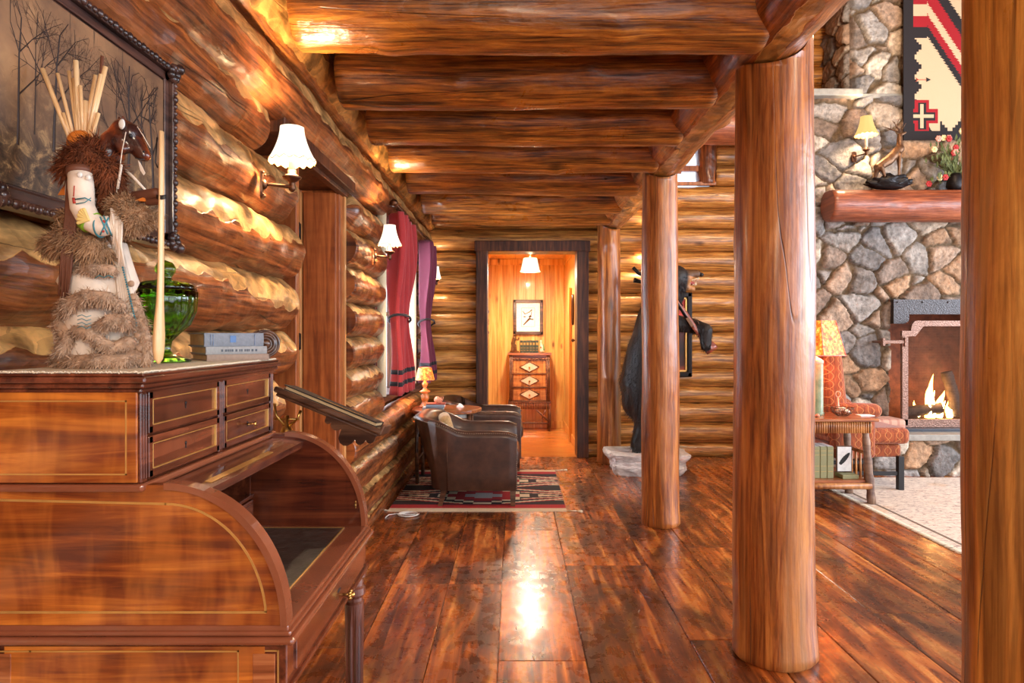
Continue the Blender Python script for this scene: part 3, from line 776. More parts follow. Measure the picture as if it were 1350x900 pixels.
# top rail with stepped shoulders
pts=[(x0,1.20),(x0,1.25),(x0+.08,1.25)]+[(x0+.08+.05*(1-math.cos(PI/2*k/5)),1.25+.09*math.sin(PI/2*k/5)) for k in range(1,6)]
pts+=[(x1-.13,1.34)]+[(x1-.08-.05*math.cos(a),1.25+.09*math.sin(a)) if False else (x1-.08-.05*(1-math.cos(a)),1.25+.09*math.sin(a)) for a in [PI/2*k/5 for k in range(4,-1,-1)]]+[(x1,1.25),(x1,1.20),(x1-.12,1.20)]
pts+=[(x1-.19,1.29),(x0+.19,1.29)]+[(x0+.12,1.20)]
m.prism(pts[::-1],'y',6.10,6.135)
obj('frame',m,MT['hammered_br'],fs_,True)
# woven mesh (real wires)
m=M()
for k in range(110):
    x=3.515+k*.0096
    if x<4.565: m.tube([(x,6.118,.46),(x,6.118,1.285 if 3.62<x<4.46 else 1.20)],.0008,3,False)
for k in range(85):
    z=.465+k*.0096; m.tube([(3.51 if z<1.2 else 3.6,6.118,z),(4.57 if z<1.2 else 4.48,6.118,z)],.0008,3,False)
obj('screen_mesh',m,MT['bronze'],fs_,True)
m=M(); m.bx(3.29,3.50,6.085,6.11,1.135,1.165,.003); m.bx(3.275,3.30,6.08,6.12,1.115,1.185,.004); m.bx(3.47,3.50,6.075,6.10,1.11,1.19,.004); m.tube([(3.29,6.10,1.15),(3.29,6.27,1.15)],.012,8)
obj('side_bracket',m,MT['hammered_br'],fs_,True)
# logs, flames
spots=[((3.72,6.55,.47),(4.05,6.48,.52),.05,'charred firewood log lying low at the left in the firebox'),((3.78,6.6,.44),(4.5,6.62,.46),.06,'charred firewood log lying at the back of the grate'),((4.22,6.5,.45),(4.12,6.52,.86),.05,'charred firewood log leaning upright in the flames')]
for i,(a,b,r,lb) in enumerate(spots):
    m=M(); logm(m,a,b,r,seed=400+i,seg=16,step=.03,hewn=.01,hs=(.04,.03)); tag(obj('firewood_log',m,MT['char']),lb,'firewood','firewood in the fireplace')
fl=thing('fire','orange and yellow flames rising from the burning firewood','fire',(4.05,6.5,.45))
def flame(c,h,w,tw,seed):
    m=M(); rn=random.Random(seed); pts=[];rs=[]
    for k in range(9):
        t=k/8; pts.append((c[0]+math.sin(t*5+seed)*w*.5*t+tw*t,c[1],c[2]+h*t)); rs.append(max(.001,w*math.sin(PI*min(.999,.25+.75*t))**.8*(1-t*.35)))
    m.tube(pts,rs,10,ny=.5); return m
for (x,h,w,tw,sd) in ((3.93,.30,.045,.02,1),(3.98,.42,.05,.0,2),(4.05,.26,.06,.03,3),(4.16,.20,.05,-.02,4),(4.3,.32,.05,.02,5),(4.38,.38,.04,.0,6),(3.87,.16,.035,-.02,7)):
    obj('flame',flame((x,6.5+.01*sd,.42),h,w,tw,sd),MT['flame'],fl,True)
    obj('flame_core',flame((x,6.47+.01*sd,.43),h*.6,w*.55,tw,sd),MT['flame_core'],fl,True)
# mantel log
m=M(); logm(m,(2.80,6.12,2.375),(5.3,6.12,2.37),.15,.145,seed=420,seg=34,step=.03,hewn=.004,wob=.015,knots=2)
for k in range(len(m.v)):
    v=m.v[k]
    if v[2]>2.50: m.v[k]=(v[0],v[1],2.50)
tag(obj('mantel_log',m,MT['mantel']),'reddish brown log mantel on the stone fireplace','mantel')
# ================================================================== ROLL DESK
D=thing('cylinder_desk','reddish mahogany cylinder roll desk with brass inlay lines, open, against the left log wall','desk',(-.57,1.31,0))
X0,X1,Y0,Y1=-.805,-.335,1.026,1.60
def line_loop(m,pts,y,w=.0022,d=.0012):
    # thin inlay strip along polyline in XZ plane at y (facing -Y)
    n=len(pts)
    for i in range(n):
        a=Vector((pts[i][0],0,pts[i][1])); b=Vector((pts[(i+1)%n][0],0,pts[(i+1)%n][1]))
        if (b-a).length<1e-5: continue
        t=(b-a).normalized(); nn=Vector((t.z,0,-t.x))*w/2; ex=w*.5 if (b-a).length>.05 else 0; a2=a-t*ex; b2=b+t*ex
        vs=[a2-nn,b2-nn,b2+nn,a2+nn]; vs=[(p.x,y,p.z) for p in vs]+[(p.x,y+d,p.z) for p in vs]
        m.add(vs,[[3,2,1,0],[0,1,5,4],[1,2,6,5],[2,3,7,6],[3,0,4,7],[4,5,6,7]])
# body / apron
m=M(); m.bx(X0+.012,X1-.012,Y0+.012,Y1-.012,.672,.748,.002)
m.bx(X0+.006,X1-.005,Y0+.006,Y1-.006,.672,.682,.003)
obj('apron',m,MT['mahog_d'],D,True)
m=M(); m.bx(X0+.03,X1-.045,Y0+.010,Y0+.014,.672,.742); obj('side_apron_panel',m,MT['mahog'],D,True)
m=M(); line_loop(m,[(-.795,.685),(-.42,.685),(-.42,.735),(-.735+.0,.735),(-.795,.735)],Y0+.0085)
line_loop(m,[(-.402,.64),(-.36,.64),(-.36,.735),(-.402,.735)],Y0+.0105); obj('inlay_line',m,MT['goldline'],D,True,'brass inlay line')
for a_,b_ in ((-.398,-.364),(-.80,-.765)):
    m=M(); m.bx(a_,b_,Y0+.009,Y0+.0115,.673,.731,.001); obj('inlay_panel',m,MT['tabletop'],D,True,'pale wood inlay panel')
# side legs blocks
for i,(lx,ly) in enumerate(((-.37,1.573),(-.37,1.055),(-.775,1.573),(-.775,1.055))):
    m=M(); n=32; prof=[(.013,0),(.014,.02),(.017,.05),(.0215,.55),(.0225,.60),(.019,.605),(.019,.612),(.025,.62),(.025,.635),(.021,.64),(.021,.655),(.027,.66),(.027,.674)]
    o=len(m.v); m.lathe(prof,(lx,ly,0),n,smooth=False)
    for k in range(o,len(m.v)):
        v=m.v[k]; j=(k-o)%n
        if .04<v[2]<.60 and j%4 in(0,1): q=.86; m.v[k]=(lx+(v[0]-lx)*q,ly+(v[1]-ly)*q,v[2])
    obj('leg',m,MT['mahog_leg'],D,True)
# writing board with moulded edge
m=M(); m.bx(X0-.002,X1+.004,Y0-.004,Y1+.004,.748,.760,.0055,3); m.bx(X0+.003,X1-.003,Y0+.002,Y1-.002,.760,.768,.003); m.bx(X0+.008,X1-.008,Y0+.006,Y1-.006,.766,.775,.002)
obj('writing_board',m,MT['edge_sheen'],D,True)
m=M(); m.bx(-.62,-.388,Y0+.045,Y1-.045,.773,.7762); obj('leather_panel',m,MT['blackleather'],D,True,'timeworn black leather writing surface')
m=M()
for a in ((-.391,-.388,Y0+.045,Y1-.045),(-.62,-.388,Y0+.045,Y0+.047),(-.62,-.388,Y1-.047,Y1-.045)): m.bx(*a,.7755,.7767)
obj('gilt_border',m,MT['goldline'],D,True)
# quarter round side panels
def curve(off=0,n=24,xc=-.53,zc=.775,a=.182,b=.212):
    return [(xc+(a-off)*math.sin(PI/2*k/n),zc+(b-off)*math.cos(PI/2*k/n)) for k in range(n+1)]
prof=[(X0+.01,.775),(X0+.01,.985)]+curve()[0:]+[]
def wood_panel(name,mat,y0,y1,lab=None):
    m=M(); pr=[(X0+.01,.7755),(X0+.01,.987)]+curve(); m.prism(pr,'y',y0,y1)
    m.v=m.v; return obj(name,m,mat,D,True,lab)
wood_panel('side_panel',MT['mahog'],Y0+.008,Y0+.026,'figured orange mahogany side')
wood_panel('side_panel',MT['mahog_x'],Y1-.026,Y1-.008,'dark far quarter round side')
# moulded rims along curves
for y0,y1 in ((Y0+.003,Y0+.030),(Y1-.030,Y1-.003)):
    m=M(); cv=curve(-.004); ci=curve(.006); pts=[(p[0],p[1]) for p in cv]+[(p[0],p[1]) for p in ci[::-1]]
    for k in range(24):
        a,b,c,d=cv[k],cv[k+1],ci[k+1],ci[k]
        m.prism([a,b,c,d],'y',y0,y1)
    obj('curved_rim',m,MT['edge_sheen'],D,True)
m=M()
lo=[(-.785,.795)]+[(-.785,.965)]+curve(.028,20)[0:]
lo=[(x,z) for x,z in lo if z>=.795]; lo.append((lo[-1][0],.795))
line_loop(m,lo,Y0+.0068,.0035,.0015); obj('inlay_line',m,MT['goldline'],D,True,'brass inlay line')
# upper case
cx=-.565
m=M(); m.bx(X0+.005,cx-.012,1.03,Y1-.004,.99,1.13,.002)
obj('upper_case',m,MT['mahog_d'],D,True)
m=M(); m.bx(X0+.005,cx-.004,1.0265,1.031,.992,1.128,.001); obj('case_side_panel',m,MT['mahog'],D,True,'figured orange mahogany case side')
m=M(); line_loop(m,[(-.80,1.005),(-.585,1.005),(-.585,1.115),(-.80,1.115)],1.0258); obj('inlay_line',m,MT['goldline'],D,True,'brass inlay line')
# corner stiles
for y in (1.041,1.3125,1.585): 
    m=M(); m.bx(cx-.014,cx,y-.009,y+.009,.99,1.13,.002); m.bx(cx-.002,cx+.002,y-.005,y-.002,.995,1.125,.001); m.bx(cx-.002,cx+.002,y+.002,y+.005,.995,1.125,.001)
    obj('stile',m,MT['mahog_d'],D,True)
# drawers 2x2
for r,(z0,z1) in enumerate(((.994,1.058),(1.062,1.127))):
    for c,(y0,y1) in enumerate(((1.052,1.302),(1.323,1.574))):
        m=M(); 
        m.bx(cx-.012,cx-.003,y0,y1,z0,z1,.0015)
        w=.012
        for q in ((y0,y1,z0,z0+w),(y0,y1,z1-w,z1),(y0,y0+w,z0,z1),(y1-w,y1,z0,z1)): m.bx(cx-.004,cx+.0015,q[0],q[1],q[2],q[3],.0015)
        dr=obj('drawer',m,MT['mahog_d'],D,True)
        m=M(); e=.0016
        for q in ((y0+w,y1-w,z0+w,z0+w+e),(y0+w,y1-w,z1-w-e,z1-w),(y0+w,y0+w+e,z0+w,z1-w),(y1-w-e,y1-w,z0+w,z1-w)): m.bx(cx-.004,cx+.001,q[0],q[1],q[2],q[3],.0004,1)
        obj('brass_bead',m,MT['goldline'],dr,True,'thin brass bead')
        m=M(); yc,zc=(y0+y1)/2,(z0+z1)/2
        m.lathe([(.0028,0),(.0028,.0012)],(cx-.003,yc,zc+.003),10,ax=(1,0,0)); m.bx(cx-.003,cx-.0018,yc-.001,yc+.001,zc-.006,zc+.002)
        obj('keyhole',m,MT['black'],dr,True)
        if r==0 and c==1:
            m=M(); m.tube([(cx-.003,yc,zc),(cx+.014,yc,zc)],.0018,8); m.lathe([(.004,0),(.006,.002),(.004,.004)],(cx+.012,yc,zc),12,ax=(1,0,0)); m.tube([(cx+.003,yc-.011,zc),(cx+.003,yc+.011,zc)],.0016,6)
            obj('key_pull',m,MT['brass'],dr,True)
# cornice
m=M(); 
for (e,z0,z1) in ((.002,1.126,1.134),(.008,1.134,1.142),(.014,1.142,1.152),(.010,1.152,1.157)):
    m.bx(X0,cx+e,1.03-e,1.60+e*.6,z0,z1,.003)
obj('cornice',m,MT['mahog_d'],D,True)
m=M(); m.bx(X0,cx+.006,1.024,1.603,.978,.990,.004); obj('case_base_moulding',m,MT['edge_sheen'],D,True)
m=M(); m.bx(X0+.005,cx+.0025,1.0262,1.60,1.1545,1.1585,.001); 
# roll (retracted cylinder) lip
m=M(); R=curve(.010,24); R2=curve(.026,24)
for k in range(0,4): m.prism([R[k],R[k+1],R2[k+1],R2[k]],'y',Y0+.031,Y1-.031)
m.prism([(-.566,.978),(-.53,.978),(-.53,.962),(-.566,.962)],'y',Y0+.031,Y1-.031)
obj('roll_lip',m,MT['mahog_d'],D,True)
m=M(); a,b=R[2],R[3]; m.prism([(a[0]+.001,a[1]+.001),(b[0]+.001,b[1]+.001),(b[0]-.001,b[1]-.001),(a[0]-.001,a[1]-.001)],'y',Y0+.09,Y1-.2) ; obj('roll_strip',m,MT['goldline'],D,True,'brass strip on roll')
m=M(); m.tube([(-.515,1.115,.955),(-.49,1.115,.938),(-.478,1.115,.930),(-.466,1.115,.920),(-.462,1.118,.905),(-.466,1.12,.895)],[.004,.004,.0045,.004,.0035,.003],8); obj('roll_handle',m,MT['brass'],D,True)
# interior
m=M(); m.bx(X0+.02,X0+.03,Y0+.03,Y1-.03,.775,.985); m.bx(X0+.03,-.60,Y0+.03,Y1-.03,.842,.850,.001)
for y in (1.06,1.21,1.40,1.56): m.bx(X0+.03,-.605,y-.004,y+.004,.776,.975)
obj('pigeonholes',m,MT['mahog_d'],D,True)
for y0,y1 in ((1.065,1.205),(1.215,1.395),(1.405,1.555)):
    m=M(); m.bx(-.63,-.596,y0,y1,.780,.840,.002); m.bx(-.597,-.593,y0+.008,y1-.008,.788,.832,.001)
    dr=obj('small_drawer',m,MT['mahog_d'],D,True); m=M(); m.sph((-.587,(y0+y1)/2,.812),.006,10); m.tube([(-.596,(y0+y1)/2,.812),(-.587,(y0+y1)/2,.812)],.003,8); obj('knob',m,MT['brass'],dr,True,'brass knob')
# front drawer in apron
m=M(); m.bx(X1-.014,X1-.009,Y0+.05,Y1-.05,.688,.742,.0015)
dr=obj('front_drawer',m,MT['mahog_d'],D,True)
m=M(); m.bx(X1-.0095,X1-.0085,1.325,1.345,.713,.719,.0004); obj('keyhole',m,MT['black'],dr,True)
m=M(); m.tube([(X1-.01,1.372,.693),(X1+.004,1.372,.693)],.003,8)
for k in range(8):
    a=2*PI*k/8; m.sph((X1+.004,1.372+.007*math.cos(a),.693+.007*math.sin(a)),.0042,8)
m.sph((X1+.008,1.372,.693),.006,10); obj('rosette_knob',m,MT['brass'],dr,True,'brass flower shaped knob')
m=M(); m.bx(X1-.034,X1-.031,Y1-.0275,Y1-.025,.815,.832,.0008); m.sph((X1-.0325,Y1-.028,.823),.003,8); obj('lock_plate',m,MT['brass'],D,True)

# lace runner
m=M(); m.bx(X0+.01,cx+.006,1.02,1.60,1.1572,1.1596,.001)
rn=random.Random(3); y=1.022
k=0
while k<330:
    x=X0+.012+k*.00073; m.sph((x,1.0195,1.1588+rn.uniform(-.0008,.0008)),rn.uniform(.0012,.0019),6,(1,.7,1)); k+=3
for k in range(150): m.sph((cx+.0065,1.022+k*.0038,1.1588+rn.uniform(-.0006,.0006)),.0016,6)
tag(obj('runner_cloth',m,MT['cream']),'cream crocheted runner cloth covering the top of the desk','cloth')
TOP=1.1596

# ================================================================== HORSE-HEADED DOLL
DY=1.16
def Q(px,py,dy=0): return P(px,py,DY+dy)
H=thing('horse_headed_doll','horse-headed costumed doll in tiered grey fur and white hide, wearing a quiver, on desk top','figurine',(Q(132,480).x,DY,TOP))
# core body
cap=[(Q(128,470),Q(118,300),.055,.036),(Q(118,300),Q(118,245),.036,.034)]
blob('body',[(Q(128,466),Q(122,330),.050,.040),(Q(122,330),Q(118,250),.040,.036),(Q(118,250),Q(140,215),.036,.026)],MT['hide'],H,.006,4)
# white hide skirt tiers
m=M(); c=Q(128,478)
def zq(py): return EYE-(py-HZ)*DY/F
cx0=Q(128,0).x
prof=[(.062,zq(478)),(.068,zq(460)),(.074,zq(440)),(.066,zq(425)),(.068,zq(410)),(.056,zq(385)),(.064,zq(372)),(.052,zq(345)),(.042,zq(320))]
m.lathe([(r,z) for r,z in prof],(cx0-.002,DY+.012,0),40,sy=.7)
rnn=random.Random(2)
m.v=[(v[0]+noise.noise(Vector(v)*28)*.006,v[1]+noise.noise(Vector(v)*28+Vector((5,0,0)))*.006,v[2]) for v in m.v]
obj('hide_skirt',m,MT['hide'],H,True,'white hide skirt tiers')
def strip(name,pts,r,mat,count,ln,lab=None,col=None,w=.0009,dyf=-.052,comb=(0,-.2,-1)):
    P3=[Q(px,py,d) for px,py,d in pts]; caps=[(P3[i],P3[i+1],r[i] if isinstance(r,list) else r,r[i+1] if isinstance(r,list) else r) for i in range(len(P3)-1)]
    m=M()
    for c_ in caps: m.capsule(*c_,n=12)
    fur(m,caps,count,ln,w,comb,.55,seed=int(pts[0][0]+pts[0][1]))
    return obj(name,m,mat,H,True,lab)
g=MT['grey_fur']
strip('fur_band',[(78,474,-.02),(100,480,-.045),(130,478,-.055),(160,478,-.045),(178,470,-.02)],.014,g,2600,.013)
strip('fur_band',[(80,430,-.02),(92,448,-.04),(84,462,-.04)],[.012,.013,.014],g,1000,.012)
strip('fur_band',[(100,436,-.05),(118,440,-.055),(132,452,-.05),(150,462,-.045),(168,455,-.03)],[.008,.010,.010,.011,.014],g,1500,.011)
strip('fur_band',[(84,412,-.02),(92,402,-.042),(115,392,-.052),(140,394,-.05),(160,405,-.035)],[.013,.014,.012,.011,.008],g,2200,.012)
strip('fur_band',[(128,432,-.05),(145,424,-.052),(165,424,-.04),(176,430,-.02)],[.008,.011,.012,.012],g,1400,.011)
strip('fur_band',[(104,356,-.035),(125,355,-.042),(146,357,-.035)],[.009,.010,.009],g,900,.010)
strip('fur_band',[(176,395,-.015),(184,425,-.012),(190,455,-.01),(190,474,-.008)],[.009,.011,.013,.014],g,1600,.012)
strip('fur_cape_lower',[(70,322,.0),(95,318,-.03),(120,328,-.04),(142,335,-.03)],[.018,.024,.020,.010],MT['tan_fur'],3600,.020)
strip('fur_cape_lower',[(95,290,.0),(110,300,-.02),(132,305,-.025)],[.02,.022,.016],MT['tan_fur'],2000,.018)
strip('shoulder_fur',[(92,222,-.01),(115,212,-.03),(140,225,-.025),(146,250,-.015)],[.018,.025,.020,.016],MT['russet_fur'],5200,.024,comb=(.1,-.1,-1))
strip('shoulder_fur',[(100,205,.01),(125,198,.0),(140,208,.01)],[.018,.020,.016],MT['russet_fur'],2600,.02)
strip('chest_fur',[(138,262,-.02),(142,282,-.02),(140,298,-.02)],[.012,.011,.010],MT['russet_fur'],1200,.013)
# fur muff over forearm
strip('forearm_fur',[(152,272,-.02),(166,278,-.03),(176,290,-.03),(164,302,-.025)],[.017,.024,.024,.014],MT['tan_fur'],4200,.012,comb=(.1,-.3,-.6))
strip('forearm_fur',[(180,290,-.01),(196,290,-.005),(206,284,.0)],[.015,.014,.010],MT['tan_fur'],1400,.012)
# beaded sleeve
sl=[Q(106,228,-.055),Q(107,250,-.06),Q(109,275,-.062),Q(118,292,-.062),Q(132,300,-.06),Q(146,298,-.055)]
m=M(); m.tube(sl,[.018,.0185,.018,.0175,.017,.015],20); sv=obj('beaded_sleeve',m,MT['hide'],H,True,'white beaded sleeve')
m=M(); m.tube([Q(105.5,232,-.056),Q(105,224,-.054)],[.0195,.019],20); obj('sleeve_band',m,MT['redbrown_strap'],sv,True)
m=M(); 
for px,py in ((95,232),(105,231.5),(116,235)): m.sph(Q(px,py,-.0755 if px==105 else -.071),.0045,10,(1,.6,1))
obj('white_button',m,MT['white'],sv,True)
def patch(px0,py0,px1,py1,dy,mat,name):
    m=M(); a=Q(px0,py0,dy);b=Q(px1,py1,dy); m.box((a+b)/2,((b-a).length,.002,.003),(0,-math.atan2((b-a).z,(b-a).x),0)); return obj(name,m,mat,sv,True)
m=M(); m.tube([Q(98,246,-.079),Q(97,260,-.08)],.0009,5); m.tube([Q(97,262,-.0805),Q(98,269,-.081)],.0022,6); obj('red_bead_line',m,MT['beadred'],sv,True)
m=M(); m.tube([Q(99,264,-.0805),Q(112,262,-.081),Q(120,266,-.078)],.0011,5); m.tube([Q(100,270,-.081),Q(112,268,-.081),Q(120,262,-.078)],.0008,5); obj('turquoise_bead_line',m,MT['turq'],sv,True)
m=M()
for k in range(6):
    a=-.9+k*.42; c1=Q(117,291,-.079); m.capsule(c1,c1+Vector((-.016*math.cos(a*.6+.4),-.001,.016*math.sin(.5+a*.9))),.0022,.0030,8)
obj('yellow_bead_fan',m,MT['beadyellow'],sv,True)
m=M(); m.tube([Q(115,290,-.0605),Q(122,295.5,-.0605)],[.0188,.0186],20); obj('green_bead_band',m,MT['beadgreen'],sv,True)
m=M(); m.tube([Q(131,300,-.060),Q(133,300,-.060)],[.0180,.0180],18); m.tube([Q(141,299,-.057),Q(143,298.5,-.056)],[.0172,.0168],18)
for a,b in (((132,287),(142,310)),((132,311),(143,288))): m.tube([Q(*a,-.0765),Q((a[0]+b[0])/2,(a[1]+b[1])/2,-.0785),Q(*b,-.0735)],.0012,6)
obj('turquoise_bead_cuff',m,MT['turq'],sv,True)
m=M()
for px,py in ((137,293),(136,306)): m.sph(Q(px,py,-.0765),.0022,8)
obj('red_bead',m,MT['beadred'],sv,True)
# hide fringe hanging at cuff
m=M(); rn=random.Random(8)
for k in range(16):
    x=147+k*.9; y0_=276+k*1.2; L=rn.uniform(38,62) if k>3 else rn.uniform(20,40)
    m.tube([Q(x,y0_,-.055+.001*(k%3)),Q(x+rn.uniform(-2,2),y0_+L*.5,-.058+.001*(k%3)),Q(x+rn.uniform(-3,6),y0_+L,-.055)],[.0026,.0024,.0012],5)
obj('hide_fringe',m,MT['hide'],H,True)
m=M()
for k in range(9):
    x=82+k*1.6; m.tube([Q(x+8,238,-.03),Q(x+5,290,-.05),Q(x,340,-.055),Q(x-3+rn.uniform(-2,2),376+rn.uniform(0,20),-.05)],[.003,.003,.003,.0015],5)
obj('long_strips',m,MT['redbrown_strap'],H,True,'long brown leather strips at the left side')
# beaded hide side panel at right
m=M()
for k in range(6): m.tube([Q(150+k*2.2,318+k*4,-.02),Q(158+k*3,390,-.02),Q(166+k*3.4,470,-.02)],[.004,.0045,.005],6)
obj('side_panel_robe',m,MT['hide'],H,True)
m=M()
for k in range(30): t=k/29; m.sph(Q(158+22*t,338+92*t,-.030),.0018,6)
obj('turquoise_bead_row',m,MT['turq'],H,True)
m=M()
for i in range(6): m.sph(Q(173+2.0*i,375+17*i,-.026),.0055,10,(1,.7,1))
obj('fur_pompom',m,g,H,True)
m=M()
for k in range(1):
    o_=[(125,368+k*4),(131,364+k*4),(137,367+k*4),(143,364+k*4),(149,367+k*4)]
    m.tube([Q(px,py,-.053) for px,py in o_],.0009,5)
obj('wave_stitching',m,MT['turq'],H,True)
m=M()
for k in range(4):
    o_=[(102,418+k*5),(108,416+k*5),(114,419+k*5),(120,417+k*5)]
    m.tube([Q(px,py,-.066) for px,py in o_],.0007,5)
obj('zigzag_stitching',m,MT['turq'],H,True)
# head
neck=[(Q(138,215,.0),Q(150,190,.0),.030,.023),(Q(150,190,0),Q(162,174,-.004),.023,.019)]
head=neck+[(Q(162,172,-.004),Q(172,178,-.008),.019,.019),(Q(172,176,-.006),Q(186,200,-.008),.017,.0125),(Q(184,198,-.008),Q(190,206,-.008),.0125,.0115),(Q(172,186,-.006),Q(182,207,-.008),.011,.007),(Q(158,190,-.016),Q(162,198,-.018),.013,.010)]
t=NT('glazed_horse_head'); n=t.noise(t.coords('Object'),22,3,.5,.5)
MT['horse']=t.fin(t.ramp(n,[(.4,srgb(52,28,24)),(.52,srgb(96,44,24)),(.62,srgb(168,78,34))]),.25,coat=.4)
hd=blob('head',head,MT['horse'],H,.004,5)
m=M(); m.capsule(Q(158,165,.004),Q(157,156,.006),.005,.0015,10); m.capsule(Q(163,164,-.018),Q(162,155,-.02),.005,.0015,10); obj('ear',m,MT['horse'],hd,True)
m=M(); m.lathe([(.0055,0),(.0062,.001),(.004,.0022)],Q(161,165,-.026),18,ax=(-.15,-1,.1),sy=1.5); obj('shell_disc',m,MT['white'],hd,True,'white shell disc')
m=M(); m.sph(Q(172,180,-.0255),.0032,10); m.sph(Q(189.5,201,-.018),.0018,8); obj('eye',m,MT['black'],hd,True)
m=M(); m.tube([Q(178,209,-.019),Q(184,211,-.018),Q(190,211,-.014)],.0009,6); obj('mouth_line',m,MT['black'],hd,True)
m=M(); m.tube([Q(181,168,-.014),Q(190,182,-.012),Q(198,196,-.01)],.0007,5); m.tube([Q(166,175,-.028),Q(161,200,-.03),Q(158,222,-.03),Q(153,260,-.03)],.0009,5); m.tube([Q(160,218,-.035),Q(155,250,-.035)],.0022,6); obj('thong',m,MT['hide'],hd,True)
m=M(); m.prism([(Q(187,215).x,Q(0,215).z),(Q(189,217).x,Q(0,217).z),(Q(196,231).x,Q(0,231).z),(Q(194,234).x,Q(0,234).z),(Q(190,228).x,Q(0,228).z)],'y',DY-.012,DY-.010); obj('small_feather',m,MT['hide'],hd,True)
# quiver arrows
m=M(); rn=random.Random(4)
st=[((98,200),(56,92)),((101,196),(76,98)),((103,190),(91,95)),((105,192),(100,81)),((106,190),(102,92)),((110,192),(106,114)),((112,194),(113,134)),((108,196),(126,100)),((112,196),(133,99)),((114,196),(139,89)),((100,205),(83,150)),((118,196),(122,150)),((104,198),(98,105)),((116,200),(130,150))]
for i,(a,b) in enumerate(st):
    a3=Q(a[0],a[1],.02+.003*(i%4)); b3=Q(b[0],b[1],.02+.004*((i*7)%5)); r=.0032 if i%3 else .0042
    m=M(); m.tube([a3,(a3+b3)/2,b3],[r*.8,r*.95,r],8); obj('arrow_shaft',m,MT['blond'],H,True)
m=M(); m.capsule(Q(104,225,.015),Q(107,190,.02),.018,.022,14); m.v=m.v; obj('quiver',m,MT['orange'],H,True,'orange quiver mouth')
m=M(); m.tube([Q(130,115,.03),Q(133,101,.03),Q(135,75,.03)],[.002,.0025,.003],6); obj('dark_arrow',m,MT['redbrown_strap'],H,True)
m=M(); m.tube([Q(162,222,-.01),Q(176,235,-.015),Q(192,252,-.02)],[.0025,.0025,.002],8); obj('pipe_stem',m,MT['hide'],H,True)
m=M(); m.capsule(Q(180,262,-.02),Q(206,256,-.035),.012,.009,12); m.capsule(Q(196,268,-.03),Q(210,266,-.036),.006,.006,10); obj('mitten',m,MT['redbrown_strap'],H,True)
m=M(); m.prism([(Q(76,258).x,Q(0,258).z),(Q(92,232).x,Q(0,232).z),(Q(92,258).x,Q(0,258).z)],'y',DY+.0,DY+.004); m.prism([(Q(192,271).x,Q(0,271).z),(Q(206,266).x,Q(0,266).z),(Q(207,272).x,Q(0,272).z)],'y',DY-.036,DY-.030); obj('orange_edge',m,MT['orange'],H,True)
# paddle
pd=thing('paddle','pale blond wooden toy paddle upright in the doll\'s hand','paddle',(P(210,480,1.115).x,1.115,TOP))
def W(px,py,Y=1.115): return P(px,py,Y)
m=M(); ks=[(213,174,4.6),(213,230,4.9),(212.5,300,5.4),(212,360,6),(211,400,7),(210,425,9.5),(209.5,445,11),(209,462,10.5),(209,474,8),(209,480.3,2)]
m.tube([W(a,b) for a,b,_ in ks],[r*1.115/900 for _,_,r in ks],14,ny=.55)
m.v=[(v[0],v[1],max(v[2],TOP+.0005)) for v in m.v]
obj('shaft_and_blade',m,MT['blond'],pd,True)
m=M(); 
for dy in (0,2,4): m.tube([W(206.5,258+dy),W(213,259+dy,1.108),W(219,258+dy)],.0012,6)
m.tube([W(207,182),W(205,215,1.11),W(208,222)],.001,6); obj('cord_lashing',m,MT['black'],pd,True)

H.location.z+=.0015; pd.location.z+=.001
# green glass covered dish
gx,gy=P(218,480,1.36).x,1.36; k_=1.36/900
gl=thing('covered_glass_dish','green pressed glass covered dish on a foot, behind the pale paddle','glass dish',(gx,gy,TOP))
def gz(py): return EYE-(py-HZ)*k_-TOP
sc=k_
prof=[(.0005,.001),(30*sc,.001),(31*sc,.004),(24*sc,.009),(10*sc,.016),(6*sc,.024),(8*sc,gz(450)),(17*sc,gz(440)),(30*sc,gz(428)),(37.5*sc,gz(410)),(39*sc,gz(395)),(39*sc,gz(384)),(36*sc,gz(383)),(36*sc,gz(395)),(34*sc,gz(410)),(26*sc,gz(424)),(12*sc,gz(436)),(.0005,gz(438))]
def ribs(m,c,n,a):
    out=[]
    for v in m.v:
        dx,dy=v[0]-c[0],v[1]-c[1]; r=math.hypot(dx,dy)
        if r>.008: th=math.atan2(dy,dx); q=1+a*math.cos(th*n); out.append((c[0]+dx*q,c[1]+dy*q,v[2]))
        else: out.append(v)
    m.v=out
m=M(); m.lathe(prof,(0,0,0),96,close=False); ribs(m,(0,0),16,.018); obj('bowl',m,MT['greenglass'],gl)
prof=[(38*sc,gz(382.5)),(36*sc,gz(376)),(28*sc,gz(372)),(14*sc,gz(370)),(7*sc,gz(367)),(8*sc,gz(364)),(12*sc,gz(358)),(12.5*sc,gz(353)),(9*sc,gz(346)),(.0005,gz(343))]
pin=[(.0005,gz(364)),(6*sc,gz(369)),(13*sc,gz(373.5)),(28*sc,gz(376)),(34*sc,gz(380)),(35.5*sc,gz(382.5))]
m=M(); m.lathe(pin+prof,(0,0,0),96,close=False); ribs(m,(0,0),12,.02); obj('lid',m,MT['greenglass'],gl)
